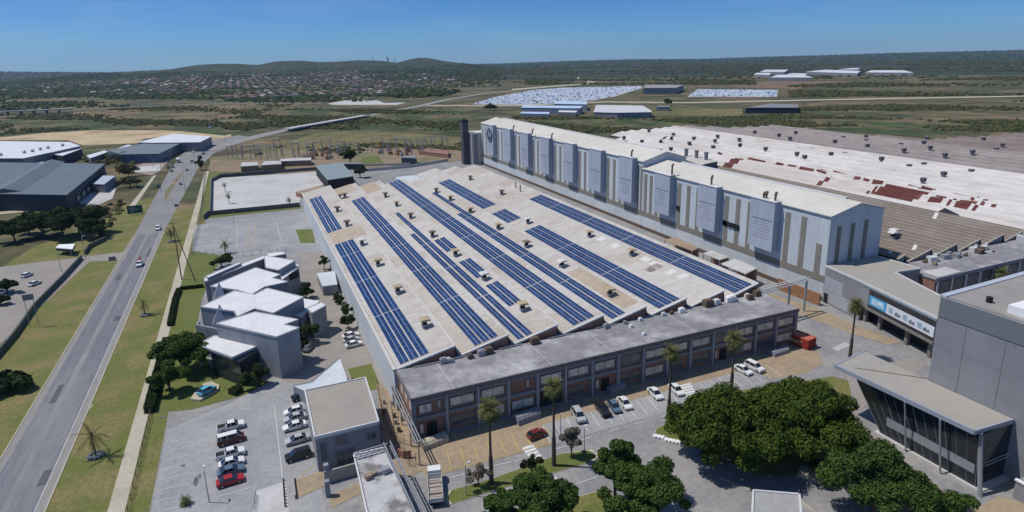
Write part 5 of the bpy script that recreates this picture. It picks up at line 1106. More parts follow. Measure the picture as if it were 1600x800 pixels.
# palms -------------------------------------------------------------
def palm(px, py, h, rad, label, n=34, lean=(0, 0), wide=1.0, lf=2.0, group=None, seed=1, skirt=True, base=None, tr=.28):
    r = random.Random(seed); q = base or P2(px, py); t = thing('palm_tree', label, 'palm', (q[0], q[1], 0), group); tb = MB(); K = 8; pts = []
    for i in range(K+1): s = i/K; pts.append(Vector((lean[0]*s*s, lean[1]*s*s, h*s)))
    for i in range(K): r0 = tr*(1.0-.45*i/K); r1 = tr*(1.0-.45*(i+1)/K); tb.bar(pts[i], pts[i+1], r0*1.06, 9, r1, cap=(i == 0))
    if h > 8: tb.bar(pts[0], pts[int(K*.4)], tr*1.5, 9, tr*1.25)
    part('trunk', tb, [M_ptrunk], t, org=(0, 0, 0)); c = pts[-1]; mb = MB()
    for i in range(n):
        a = 2.399*i+r.uniform(-.2, .2); el = R(78-135*(i/n))+r.uniform(-.1, .1); L_ = rad*r.uniform(.82, 1.1); K2 = 6; p = Vector(c); d = Vector((math.cos(a)*math.cos(el), math.sin(a)*math.cos(el), math.sin(el))); side = Vector((-math.sin(a), math.cos(a), 0))
        for j in range(K2):
            s = j/K2; d2 = (d+Vector((0, 0, -.22*wide))).normalized(); step = L_/K2; e = p+d2*step; w0 = rad*.20*math.sin(math.pi*min(1, .15+s*.85))**.7; 
            upv = d2.cross(side)
            for k in range(3):
                o0 = p+d2*step*(k/3); 
                for sg in (-1, 1): tipp = o0+side*sg*w0*lf*r.uniform(.8, 1.1)+d2*step*.9-Vector((0, 0, .18*w0)); mb.face([o0, o0+d2*step*.22, tipp])
            mb.face([p-side*.03, e-side*.03, e+side*.03, p+side*.03]); p = e; d = d2
    part('crown', mb, [LM['palm']], t, org=(0, 0, 0))
    if skirt:
        sk = MB()
        for i in range(60): a = r.uniform(0, 6.28); rr = tr*r.uniform(.8, 1.8); z = r.uniform(.4, 1.6); sk.face([c+Vector((math.cos(a)*tr*.6, math.sin(a)*tr*.6, 0)), c+Vector((math.cos(a+.25)*rr, math.sin(a+.25)*rr, -z)), c+Vector((math.cos(a)*rr, math.sin(a)*rr, -z-.3))])
        part('skirt', sk, [LM['dry']], t, org=(0, 0, 0))
    return t
def palm_h(px, py, top):
    q = P2(px, py); lo, hi = 0., 60.
    for _ in range(40):
        m = (lo+hi)/2; v = Vector((q[0], q[1], m-CH)); y = CYP-F*(v.dot(UP))/(v.dot(_fwd))
        if y > top: lo = m
        else: hi = m
    return lo
for i, (px, py, top, rad, lab) in enumerate(((768, 755, 640, 2.3, 'tall palm nearest the white lorry in front of the brick block'), (865.5, 728, 604, 2.2, 'tall palm beside the zebra crossing, second from the left'), (1044, 666, 550, 2.0, 'tall palm at the corner of the planted island, third from the left'), (1142, 614, 530, 2.5, 'tall thick-headed palm rising behind the broad green tree'), (1327.5, 560, 477, 2.4, 'tall palm in front of the banner annex'))):
    palm(px, py, palm_h(px, py, top), rad, lab, 60, group='tall palms along the plant road', seed=80+i)
palm(0, 0, 7.5, 2.6, 'palm head standing before the dark glazed block at the right edge', 50, seed=90, base=gcen(1565, 428, 7.3))
for i, (px, py, h, rad, lab) in enumerate(((150, 712, 4.2, 3.5, 'sparse young palm in a stone ring on the verge, nearest the camera'), (227, 492, 3.6, 2.8, 'sparse young palm in a stone ring halfway up the verge'), (268, 377, 4.5, 3.0, 'young palm in a stone ring by the car turning off the road'), (353, 396, 4.2, 3.0, 'young palm by the north car park fence'), (452, 320, 3.2, 2.4, 'small palm at the corner of the concrete yard'), (358, 318, 4.6, 2.4, 'small palm on the left part of the concrete yard'), (352, 300, 4.6, 2.2, 'small palm at the upper left corner of the concrete yard'))):
    palm(px, py, h, rad, lab, 16 if i < 2 else 20, wide=.8 if i < 2 else 1.3, lf=.9 if i < 2 else 1.2, seed=100+i, skirt=False, tr=.16)
for i, (px, py, rr, lab) in enumerate(((150, 713, 1.15, 'ring of grey stones round the nearest young palm'), (227, 493, 1.1, 'ring of grey stones round the young palm halfway up the verge'), (268, 378, 1.2, 'ring of grey stones round the palm by the turning car'))):
    q = P2(px, py); mb = MB()
    for k in range(12): a = k*math.pi/6; mb.bx((rr*math.cos(a), rr*math.sin(a), 0), (.5, .42, .42), a)
    mb.bar((0, 0, 0), (0, 0, .2), rr*.9, 12); solo('stone_ring', mb, [mat('grey_stone', (.20, .21, .22), .9, .15, 2)], lab, 'planter', (q[0], q[1], 0))
# cycad/yucca clumps in beds
for i, (px, py, rr, lab) in enumerate(((1272, 730, 2.4, 'spiky plant clump in the kerbed bed under the largest tree'), (290, 788, 1.2, 'tiny spiky plant by the fence at the bottom left')),):
    palm(px, py, .8, rr, lab, 40, wide=1.2, seed=120+i, skirt=False, tr=.2)
q = [P2(*a) for a in ((1245, 745), (1265, 752), (1292, 750), (1300, 740), (1280, 728), (1250, 730))]
struct('planting_bed', MB().prism(q, 0, .35), [M_path])
# road-verge scrub, loose trees and shrubs that can be told apart only as a mass: stuff
def ico(c, s, sz, r, mb):
    n = 6; a0 = r.uniform(0, 1); vs = [(c[0], c[1], c[2]+sz*r.uniform(.85, 1.1))]
    for lv, (hh, k) in enumerate(((.62, .72), (.15, 1.0))):
        for i in range(n): a = a0+2*math.pi*(i+.5*lv)/n; q = k*s*r.uniform(.75, 1.2); vs.append((c[0]+q*math.cos(a), c[1]+q*math.sin(a), c[2]+sz*hh*r.uniform(.8, 1.15)))
    for i in range(n): a = a0+2*math.pi*i/n; vs.append((c[0]+.8*s*math.cos(a), c[1]+.8*s*math.sin(a), c[2]-.6))
    fs = [(0, 1+i, 1+(i+1) % n) for i in range(n)]
    for i in range(n): j = (i+1) % n; fs += [(1+i, 7+i, 1+j), (7+i, 7+j, 1+j), (7+i, 13+i, 7+j), (13+i, 13+j, 7+j)]
    mb.mesh(vs, fs)
def inpoly(x, y, P):
    c = False; j = len(P)-1
    for i in range(len(P)):
        if (P[i][1] > y) != (P[j][1] > y) and x < (P[j][0]-P[i][0])*(y-P[i][1])/(P[j][1]-P[i][1])+P[i][0]: c = not c
        j = i
    return c
def scatter(px_poly, n, size, m, name, seed, cl=0):
    r = random.Random(seed); P = [P2(*a) for a in px_poly]; xs = [p[0] for p in P]; ys = [p[1] for p in P]; mb = MB(); k = 0; tries = 0
    while k < n and tries < n*30:
        tries += 1; x, y = r.uniform(min(xs), max(xs)), r.uniform(min(ys), max(ys))
        if not inpoly(x, y, P): continue
        if cl and (math.sin(x*cl)*math.cos(y*cl*.8)+.6*math.sin(x*cl*2.3+y*cl*1.7)+r.uniform(-.5, .5)) < .12: continue
        s = size*r.uniform(.5, 1.5); ico((x, y, height(x, y)), s, s*r.uniform(.6, 1.1), r, mb); k += 1
    return struct(name, mb, [m], kind='stuff')
scatter([(0, 186), (330, 188), (460, 170), (620, 172), (724, 170), (724, 205), (520, 203), (420, 198), (350, 212), (262, 203), (130, 202), (0, 212)], 4200, 1.9, LM['bush'], 'valley_scrub', 1, .02)
scatter([(0, 178), (290, 166), (460, 163), (400, 180), (200, 188), (0, 186)], 1100, 2, LM['bush'], 'valley_scrub', 2, .015)
scatter([(800, 182), (1000, 184), (1180, 183), (1400, 190), (1620, 188), (1620, 204), (1400, 211), (1130, 200), (960, 206), (880, 210), (820, 196)], 4200, 1.9, LM['bush'], 'valley_scrub', 3, .02)
scatter([(820, 132.5), (1180, 132.5), (1180, 126), (820, 124)], 1500, 3.6, LM['bush'], 'hillside_scrub', 21, .006)
scatter([(1255, 168), (1620, 158), (1620, 190), (1180, 184)], 2600, 1.9, LM['bush'], 'hillside_scrub', 4, .01)
scatter([(0, 138), (300, 134), (640, 150), (600, 158), (440, 163), (280, 163), (0, 176)], 4200, 3.6, LM['dark'], 'far_woodland', 5, .011)
scatter([(1232, 134), (1620, 118), (1620, 149), (1235, 152)], 2600, 3.0, LM['bush'], 'hillside_scrub', 6, .006)
scatter([(395, 244), (430, 228), (725, 222), (725, 236), (600, 238), (480, 244)], 260, 1.7, LM['bush'], 'field_scrub', 7, .05)
scatter([(600, 142), (640, 138), (720, 143), (700, 150), (620, 155)], 380, 6, LM['dark'], 'far_woodland', 8)
scatter([(130, 248), (250, 236), (255, 244), (200, 262), (150, 262)], 120, 2.2, LM['bush'], 'roadside_scrub', 9)
scatter([(155, 380), (200, 320), (190, 312), (145, 330), (150, 370)], 60, 1.4, LM['bush'], 'roadside_scrub', 10)
# far hillsides: continuous bush cover
def scatter_polar(a0, a1, r0, r1, n, size, m, name, seed, cond=None):
    r = random.Random(seed); mb = MB(); k = 0
    while k < n:
        a = R(r.uniform(a0, a1)); rr = math.sqrt(r.uniform(r0*r0, r1*r1)); x, y = rr*math.sin(a), rr*math.cos(a); k += 1
        if cond and not cond(x, y): continue
        s = size*r.uniform(.5, 1.5)*(.7+.5*rr/r1); ico((x, y, height(x, y)), s, s*.8, r, mb)
    return struct(name, mb, [m], kind='stuff')
scatter_polar(azof(-60), azof(300), 1900, 5200, 7000, 5.0, LM['dark'], 'far_woodland', 11, lambda x, y: height(x, y) < 36)
scatter_polar(azof(240), azof(780), 1700, 4400, 9000, 4.2, LM['dark'], 'hill_trees', 12, lambda x, y: height(x, y) < 42)
scatter_polar(azof(720), azof(1700), 1900, 5200, 8000, 5.5, LM['bush'], 'far_bush', 13, lambda x, y: math.sin(x*.004)*math.cos(y*.003)+.5*math.sin(x*.01+y*.008) > -.3)
scatter_polar(azof(-60), azof(1700), 5200, 10000, 9000, 8, LM['dark'], 'plateau_bush', 14)
# hedge-fence along the left street
fe = thing('stone_fence', 'rough grey stone and creeper fence separating the left side street from the verge', 'fence', (*P2(60, 500), 0))
fp = [P2(-30, 590), P2(24, 527), P2(55, 482), P2(100, 436), P2(128, 405)]; part('wall', MB().wall(fp, .5, 0, 1.8), [mat('creeper_stone', (.13, .135, .13), .95, .3, 1.2, (.05, .075, .03), .8, .8)], fe)
fe2 = thing('stone_fence', 'continuation of the grey creeper fence beyond the side street entrance', 'fence', (*P2(135, 392), 0)); part('wall', MB().wall([P2(133, 398), P2(140, 388), P2(165, 376)], .5, 0, 1.8), [MATS['creeper_stone']], fe2)
# ================================================================== VEHICLES
def paint(name, c, r=.35): return mat('paint_'+name, c, r, 0, 1, spec=.5)
CARP = {'white': paint('white', (.72, .72, .71)), 'silver': paint('silver', (.42, .43, .45), .3), 'grey': paint('grey', (.16, .17, .19)), 'black': paint('black', (.018, .018, .022), .25), 'red': paint('red', (.36, .015, .02)), 'bluegrey': paint('bluegrey', (.10, .15, .22)), 'maroon': paint('maroon', (.10, .02, .018)), 'turquoise': paint('turquoise', (.10, .42, .55)), 'darkred': paint('darkred', (.16, .02, .022))}
M_cglass = mat('car_glass', (.015, .02, .025), .06, 0, 1, spec=.7); M_lampw = mat('lamp_lens', (.65, .66, .68), .15, 0, 1); M_lampr = mat('tail_lens', (.35, .02, .02), .2, 0, 1); M_rim = mat('wheel_rim', (.35, .36, .37), .35, 0, 1, metal=.5)
# profiles: (x, z) of lower body and of the cabin; car faces +x, length about 4.4
CARS = {
 'sedan': dict(L=4.45, W=1.74, body=[(-2.2, .30), (2.15, .30), (2.22, .55), (2.10, .72), (1.15, .90), (-1.45, .93), (-2.18, .88), (-2.24, .5)], cab=[(1.15, .90), (.38, 1.40), (-.95, 1.42), (-1.72, .93)], wh=(1.38, -1.35), wr=.32),
 'hatch': dict(L=3.95, W=1.70, body=[(-1.92, .30), (1.9, .30), (1.98, .55), (1.85, .75), (1.0, .95), (-1.80, 1.0), (-1.97, .9), (-1.98, .5)], cab=[(1.05, .95), (.35, 1.46), (-1.25, 1.48), (-1.85, 1.0)], wh=(1.22, -1.25), wr=.31),
 'suv': dict(L=4.7, W=1.86, body=[(-2.28, .35), (2.22, .35), (2.34, .62), (2.22, .92), (1.25, 1.08), (-2.2, 1.12), (-2.34, .95), (-2.35, .55)], cab=[(1.25, 1.08), (.55, 1.68), (-1.95, 1.72), (-2.28, 1.12)], wh=(1.42, -1.42), wr=.37),
 'van': dict(L=4.9, W=1.85, body=[(-2.42, .32), (2.35, .32), (2.45, .6), (2.35, .95), (1.9, 1.10), (-2.38, 1.12), (-2.45, .9), (-2.46, .5)], cab=[(1.95, 1.10), (1.15, 1.92), (-2.2, 1.96), (-2.40, 1.12)], wh=(1.55, -1.5), wr=.34),
 'pickup': dict(L=5.1, W=1.84, body=[(-2.5, .42), (2.45, .42), (2.55, .66), (2.45, .95), (1.3, 1.10), (-2.5, 1.10), (-2.56, .8), (-2.55, .5)], cab=[(1.35, 1.10), (.75, 1.68), (-.55, 1.70), (-.85, 1.10)], wh=(1.6, -1.55), wr=.38),
}
_cm = {}
def loft(mb, prof, w0, w1=None, mi=0, z_in=None):
    n = len(prof); w1 = w0 if w1 is None else w1; zs = [p[1] for p in prof]; lo, hi = min(zs), max(zs)
    def wd(z): return w0+(w1-w0)*(z-lo)/(hi-lo)
    vs = [(x, -wd(z)/2, z) for x, z in prof]+[(x, wd(z)/2, z) for x, z in prof]
    fs = [tuple(range(n)), tuple(range(2*n-1, n-1, -1))]+[((i+1) % n, i, n+i, n+(i+1) % n) for i in range(n)]
    mb.mesh(vs, fs, mi)
def car_mesh(kind, pm, bed=None):
    key = (kind, pm)
    if key in _cm: return _cm[key]
    c = CARS[kind]; W = c['W']; d = {}
    b = MB(); loft(b, c['body'], W, W*.95)
    if kind == 'pickup':
        b.box(-2.48, -.9, -W/2+.02, -W/2+.10, 1.08, 1.22).box(-2.48, -.9, W/2-.10, W/2-.02, 1.08, 1.22).box(-2.5, -2.42, -W/2, W/2, 1.08, 1.22); 
    d['body'] = b.data('body', [CARP[pm]])
    if kind == 'pickup': d['load_bed'] = MB().box(-2.40, -.95, -W/2+.12, W/2-.12, 1.09, 1.13).data('load_bed', [M_black])
    g = MB(); loft(g, c['cab'], W*.93, W*.74); d['windows'] = g.data('windows', [M_cglass])
    cab = c['cab']; t0, t1 = cab[1], cab[2]; r = MB(); zt = max(t0[1], t1[1]); r.box(t1[0]+.02, t0[0]-.02, -W*.36, W*.36, zt-.03, zt+.035)
    for s in (-1, 1):      # pillars
        for (p, q) in ((cab[0], cab[1]), (cab[3], cab[2])): r.bar((p[0], s*W*.46, p[1]), (q[0], s*W*.365, q[1]), .045, 4)
        mid = (t0[0]+t1[0])/2-.1; r.bar((mid, s*W*.462, cab[0][1]), (mid, s*W*.37, zt), .045, 4)
        if kind in ('van', 'suv'): r.bar((mid-1.1, s*W*.462, cab[0][1]), (mid-1.1, s*W*.37, zt), .06, 4)
    d['roof'] = r.data('roof', [CARP[pm if pm != 'maroon' else 'white']])
    wr = c['wr']; w = MB().bar((0, -.11, 0), (0, .11, 0), wr, 14); d['wheel'] = w.data('wheel', [M_black])
    d['rim'] = MB().bar((0, -.125, 0), (0, .125, 0), wr*.6, 10).data('rim', [M_rim])
    d['headlight'] = MB().bx((0, 0, 0), (.10, .36, .13)).data('headlight', [M_lampw]); d['tail_light'] = MB().bx((0, 0, 0), (.08, .26, .18)).data('tail_light', [M_lampr])
    _cm[key] = d; return d
def car(px, py, kind, pm, hd, label, name='parked_car', cat='car', group=None, full=True, z=.55):
    q = G(px, py, z); d = car_mesh(kind, pm); c = CARS[kind]; t = thing(name, label, cat, (q[0], q[1], .07 if full else .04), group, R(hd))
    part('body', d['body'], None, t); part('windows', d['windows'], None, t); part('roof', d['roof'], None, t)
    if kind == 'pickup': part('load_bed', d['load_bed'], None, t)
    for x in c['wh']:
        for s in (-1, 1):
            o = part('wheel', d['wheel'], None, t); o.location = (x, s*(c['W']/2-.10), c['wr'])
            if full: part('rim', d['rim'], None, o)
    if full:
        fx = max(p[0] for p in c['body'])-.14; rx = min(p[0] for p in c['body'])+.05
        for s in (-1, 1):
            o = part('headlight', d['headlight'], None, t); o.location = (fx, s*c['W']*.34, c['body'][2][1]+.02); o = part('tail_light', d['tail_light'], None, t); o.location = (rx, s*c['W']*.38, c['body'][-2][1]-.22)
    return t
PG = 'cars parked in the south car park'
car(361, 667, 'pickup', 'white', 5, 'white-cabbed pickup with black load bed, top of the left row in the south car park', group=PG, cat='pickup')
car(361, 687, 'van', 'maroon', 5, 'maroon minibus with white roof, second in the left row of the south car park', group=PG, cat='van')
car(360, 710, 'pickup', 'white', 5, 'white pickup with dark load bed just below the maroon minibus', group=PG, cat='pickup')
car(362, 723, 'sedan', 'white', 5, 'white sedan between the white pickup and the blue-grey sedan', group=PG)
car(361, 736, 'sedan', 'bluegrey', 5, 'blue-grey sedan directly above the red car', group=PG)
car(360, 751, 'sedan', 'red', 5, 'red sedan at the bottom of the left row in the south car park', group=PG)
car(459, 643, 'hatch', 'white', 184, 'white hatchback at the top of the row beside the flat tan-roofed block', group=PG)
car(461, 653, 'sedan', 'silver', 184, 'silver sedan second from top beside the flat tan-roofed block', group=PG)
car(460, 666, 'sedan', 'white', 184, 'white sedan in the middle of the row beside the flat tan-roofed block', group=PG)
car(464, 687, 'sedan', 'silver', 184, 'silver sedan just above the black car beside the flat tan-roofed block', group=PG)
car(466, 712, 'suv', 'black', 184, 'black estate car at the bottom of the row beside the flat tan-roofed block', group=PG)
FG = 'cars parked in bays before the brick block'
car(904, 650, 'suv', 'silver', -100, 'silver grey estate alone at the left end of the bays before the brick block', group=FG)
car(942, 641, 'suv', 'black', -98, 'black car in the bays left of two close-parked cars', group=FG)
car(960, 636, 'hatch', 'bluegrey', -98, 'blue-grey hatchback between the black and the white car in the bays', group=FG)
car(976, 630, 'sedan', 'white', -98, 'white sedan next to the blue-grey hatchback in the bays', group=FG)
car(1024, 615, 'sedan', 'white', -98, 'white sedan standing alone left of the palm and zebra crossing', group=FG)
car(1057, 609, 'sedan', 'white', -98, 'white sedan right beside the zebra crossing in the bays', group=FG)
car(1161, 578, 'sedan', 'white', -84, 'white sedan, left of the pair behind the broad green tree', group=FG)
car(1179, 574, 'suv', 'white', -84, 'white estate, right of the pair behind the broad green tree', group=FG)
car(839, 679, 'hatch', 'darkred', 8, 'dark red hatchback parked sideways on the sandy paving before the brick block')
car(548, 524, 'sedan', 'white', 8, 'white car at the top of three behind the pale factory wall', group='cars in the paved yard')
car(549, 531, 'sedan', 'silver', 8, 'pale car in the middle of three in the paved yard', group='cars in the paved yard')
car(553, 538, 'sedan', 'white', 8, 'white car at the bottom of three in the paved yard', group='cars in the paved yard')
car(493, 509, 'sedan', 'bluegrey', 60, 'blue-grey car half hidden by dark trees at the office wall')
car(482, 543, 'sedan', 'grey', 60, 'grey car under the lowest dark tree by the office wall')
car(472, 619, 'sedan', 'black', 10, 'dark car tucked under the pale blue lean-to roof')
car(42, 430, 'hatch', 'white', 60, 'small white car upper of the pair on the left side street', full=False)
car(54, 443, 'sedan', 'white', 60, 'white car lower of the pair on the left side street', full=False)
car(0, 458, 'suv', 'white', 40, 'white vehicle cut by the left edge on the side street', full=False)
car(247, 357, 'suv', 'white', -90, 'white car driving on the main road beyond the pickup', 'moving_car', full=False)
RG = 'distant vehicles near the junction'
for px, py, kind, pm, hd, lab in ((248, 291, 'sedan', 'black', -90, 'black car alone on the left carriageway beside the median'), (263, 262, 'hatch', 'black', -90, 'dark car, left one of three waiting at the junction'), (268, 267, 'sedan', 'grey', -90, 'dark car, nearest of three waiting at the junction'), (270, 261, 'hatch', 'bluegrey', -90, 'dark car, right one of three waiting at the junction'), (292, 265, 'sedan', 'silver', 90, 'pale car heading away on the right carriageway past the junction'), (300, 252, 'suv', 'silver', 90, 'silver car farther up the right carriageway'), (282, 287, 'hatch', 'silver', 90, 'small pale car beside the median on the right carriageway'), (302, 237, 'hatch', 'white', -80, 'white car just beyond the white truck on the road'), (318, 240, 'sedan', 'grey', 70, 'grey car beyond the junction near the footpath tree'), (312, 245, 'suv', 'bluegrey', 70, 'dark blue car beside the narrow footpath tree')):
    car(px, py, kind, pm, hd, lab, 'moving_car', group=RG, full=False)
t = car(218, 413, 'pickup', 'white', -90, 'white service pickup with red lifting gear on the main road', 'service_truck', 'truck')
mb = MB().bar((-.8, 0, 1.2), (-1.6, 0, 2.6), .12, 6).bar((-1.6, 0, 2.6), (-.6, .5, 3.2), .10, 6).bx((-1.0, 0, 1.15), (.9, 1.2, .6)).bar((-1.0, -.6, 1.5), (-1.2, -.6, 2.5), .08, 5).bx((-1.3, .3, 2.2), (.7, .6, .5)); part('lifting_gear', mb, [mat('safety_red', (.50, .06, .04), .6, .05, 1)], t, org=(0, 0, 0))
# white box truck at the junction
def lorry(px, py, hd, label, L_=6.5, name='box_lorry', load=None):
    q = G(px, py, .8); t = thing(name, label, 'lorry', (q[0], q[1], .08), None, R(hd)); W = 2.4; h = L_/2
    cb = MB(); loft(cb, [(h-1.9, .6), (h, .6), (h+.02, 1.5), (h-.35, 2.5), (h-1.9, 2.55)], W, W*.92); part('cab', cb, [CARP['white']], t, org=(0, 0, 0))
    part('windscreen', MB().mesh([(h+.05, -1.0, 1.5), (h+.05, 1.0, 1.5), (h-.30, .92, 2.4), (h-.30, -.92, 2.4)], [(0, 1, 2, 3)]), [M_cglass], t, org=(0, 0, 0))
    part('side_window', MB().box(h-1.3, h-.45, -W/2-.01, -W/2+.03, 1.55, 2.2).box(h-1.3, h-.45, W/2-.03, W/2+.01, 1.55, 2.2), [M_cglass], t, org=(0, 0, 0))
    if load: 
        bd = MB().box(-h, h-2.05, -W/2, W/2, .95, 1.15).box(-h, h-2.05, -W/2, -W/2+.07, 1.151, 1.75).box(-h, h-2.05, W/2-.07, W/2, 1.151, 1.75).box(-h, -h+.07, -W/2+.071, W/2-.071, 1.151, 1.75).box(h-2.12, h-2.05, -W/2+.071, W/2-.071, 1.151, 2.1); part('flat_bed', bd, [M_alu], t, org=(0, 0, 0))
        ld = MB(); 
        for i in range(9): ld.bx((-h+.5+i*(L_-3.2)/8.5, rnd.uniform(-.1, .1), 1.152), (.45, 2.0, rnd.uniform(.3, .55)), rnd.uniform(-.05, .05))
        part('load', ld, [mat('pale_timber_load', (.36, .31, .26), .9, .15, 2)], t, org=(0, 0, 0))
    else: part('box', MB().box(-h, h-2.0, -W/2, W/2, .9, 3.1), [M_white], t, org=(0, 0, 0))
    part('chassis', MB().box(-h+.1, h-.2, -.5, .5, .5, .89), [M_black], t, org=(0, 0, 0))
    for x in (h-1.0, -h+1.2, -h+2.3):
        for s in (-1, 1): o = part('wheel', MB().bar((0, -.15, 0), (0, .15, 0), .48, 14), [M_black], t, org=(0, 0, 0)); o.location = (x, s*(W/2-.2), .48)
    return t
lorry(680, 762, 76, 'white-cabbed flatbed lorry with pale load on the road by the truss gatehouse', 7.9, 'flatbed_lorry', True)
lorry(279, 252, -90, 'small white box truck with dark front at the road junction', 7)
# blue classic car on a pale boat-shaped plinth
q = [P2(*a) for a in ((298, 626), (303, 618), (318, 602), (330, 598), (343, 604), (342, 611), (330, 618), (313, 628))]
solo('plinth', MB().prism([(a[0]-q[0][0], a[1]-q[0][1]) for a in q], 0, .45), [M_path], 'pale display plinth on the lawn under the turquoise car', 'plinth', (q[0][0], q[0][1], 0))
t = car(323, 610, 'hatch', 'turquoise', 42, 'turquoise rounded classic car displayed on a pale plinth on the lawn', 'display_car', z=1.0); t.location.z = .47
# red container with worn lettering
cq = P2(1262, 548); t = thing('skip_container', 'open-topped red waste container with worn lettering at the right end of the brick block', 'container', (cq[0], cq[1], 0)); 
a, b, c_ = Vector(P2(1238, 541)), Vector(P2(1262, 548)), Vector(P2(1282, 543)); e1 = (a-b); e2 = (c_-b)
L1 = 10.0; d1 = Vector((-.18, .98)).normalized(); d2 = Vector((.98, .18)).normalized(); W1 = 3.2; b = Vector(P2(1262, 548))
pp = [b, b+d2*W1, b+d2*W1+d1*L1, b+d1*L1]; mb = MB(); mb.prism([tuple(p) for p in pp], .15, .3, bottom=True)
for i in range(4): mb.wall([pp[i], pp[(i+1) % 4]], .12, .3, 2.6)
part('shell', mb, [mat('container_red', (.33, .045, .03), .7, .12, .8, (.22, .05, .035), .6, .6)], t)
ribs = MB()
for i in range(13): p = b+d1*(.4+i*.76); ribs.bx((p.x-.09, p.y, .3), (.10, .16, 2.2), math.atan2(d1.y, d1.x)+math.pi/2)
for i in range(5): p = b+d2*(.2+i*.7); ribs.bx((p.x, p.y-.09, .3), (.14, .10, 2.2), math.atan2(d2.y, d2.x))
part('ribs', ribs, [mat('container_rib', (.28, .035, .025), .7, .1, 1)], t)
part('top_rail', MB().wall([tuple(p) for p in pp]+[tuple(pp[0])], .2, 2.6, 2.75), [mat('container_top', (.48, .13, .08), .7, .1, 1)], t)
part('cover', MB().prism([tuple(Vector(p).lerp(sum(pp, Vector((0, 0)))/4, .05)) for p in pp], 2.45, 2.58, bottom=True), [MATS['container_top']], t)
p = b+d1*3.4-Vector((.17, 0)); letter(t, 'SMAY', 1.5, (p.x, p.y, .9), (-d1.x, -d1.y, 0), mat('faded_yellow', (.62, .48, .28), .8, .1, 1))
# low arched canopies / covers beside the block
def arch(px, py, L_, W_, h, rz, label, m, gm=None):
    q = P2(px, py); t = thing('arched_shelter', label, 'shelter', (q[0], q[1], 0), 'arched shelters before the brick block', R(rz)); n = 7; mb = MB(); pr = [(-W_/2, .0), (-W_/2*.86, h*.62), (-W_/2*.5, h*.92), (0, h), (W_/2*.5, h*.92), (W_/2*.86, h*.62), (W_/2, .0)]
    vs = [(-L_/2, y, z) for y, z in pr]+[(L_/2, y, z) for y, z in pr]; mb.mesh(vs, [(i, i+1, n+i+1, n+i) for i in range(n-1)]+[tuple(range(n-1, -1, -1)), tuple(range(n, 2*n))]); part('cover', mb, [m], t, org=(0, 0, 0))
    rb = MB()
    for k in range(6):
        x = -L_/2+L_*k/5
        for i in range(n-1): rb.bar((x, pr[i][0]*1.01, pr[i][1]+.02), (x, pr[i+1][0]*1.01, pr[i+1][1]+.02), .06, 4)
    part('ribs', rb, [gm or M_steel], t, org=(0, 0, 0)); return t
arch(678, 693, 5.2, 2.6, 1.5, 10, 'cream ribbed arched cover by the left corner of the brick block', M_path, M_sandp)
arch(823, 655, 5.2, 2.6, 1.8, 8, 'dark ribbed arched cover left of the dark red hatchback', M_frame)
arch(962, 610, 4.2, 2.2, 1.5, 8, 'dark arched cover against the wall behind the black car', M_frame)
arch(1216, 552, 5, 2.4, 1.3, 4, 'dark low arched cover left of the red container', M_frame)

# ================================================================== SIGNS, POLES, FENCES
def pole(px, py, top, label, arm=None, m=None, r_=.10, name='street_lamp', cat='lamp post', group=None):
    q = P2(px, py); h = palm_h(px, py, top); t = thing(name, label, cat, (q[0], q[1], 0), group); part('pole', MB().bar((0, 0, 0), (0, 0, h), r_, 7, r_*.6), [m or M_steel], t, org=(0, 0, 0))
    if arm: 
        part('arm', MB().bar((0, 0, h-.1), (arm[0], arm[1], h+.25), .05, 5), [m or M_steel], t, org=(0, 0, 0)); part('lamp_head', MB().bx((arm[0], arm[1], h+.18), (.7, .3, .16), math.atan2(arm[1], arm[0])), [M_alu], t, org=(0, 0, 0))
    return t
pole(327, 785, 735, 'thin lamp post at the bottom of the south car park', (0, .8)); pole(729, 775, 726, 'thin pole on the grass near the white lorry', (.6, 0))
pole(913, 707, 670, 'thin lamp post at the tip of the narrow grass island', (.6, .4)); pole(876, 680, 648, 'short post at the left end of the parking bays', None)
pole(96, 425, 395, 'thin lamp post on the side street by the fence', (.8, 0)); pole(134, 405, 370, 'thin lamp post at the side street entrance', (.8, 0)); pole(130, 380, 362, 'thin mast behind the dark tree clump', None)
pole(366, 352, 330, 'thin pole at the edge of the north car park', None)
LGP = 'lamp posts along the main road'
for i, (px, py, top) in enumerate(((290, 300, 262), (252, 300, 262), (270, 262, 234), (306, 262, 232), (320, 236, 214), (352, 222, 203), (240, 262, 240), (395, 212, 196))):
    pole(px, py, top, 'slim grey lamp post along the main road near the junction', (1.2, 0), r_=.14, group=LGP)
ap_ = thing('power_pole', 'leaning timber twin-leg power pole beside the footpath', 'power pole', (*P2(292, 440), 0)); a, b, c_ = G(284, 437), G(306, 440), None
q = P2(284, 437); h = palm_h(284, 437, 347); top = Vector((q[0], q[1], h)); part('leg', MB().bar((q[0], q[1], 0), top, .20, 7, .13), [M_wood], ap_); q2 = P2(306, 441); part('leg', MB().bar((q2[0], q2[1], 0), top-Vector((0, 0, 1)), .17, 7, .12), [M_wood], ap_); part('crossarm', MB().bar(top-Vector((1.3, 0, .4)), top+Vector((1.3, 0, -.4)), .09, 5), [M_wood], ap_)
M_signg = mat('sign_green', (.02, .10, .075), .5, .04, 1)
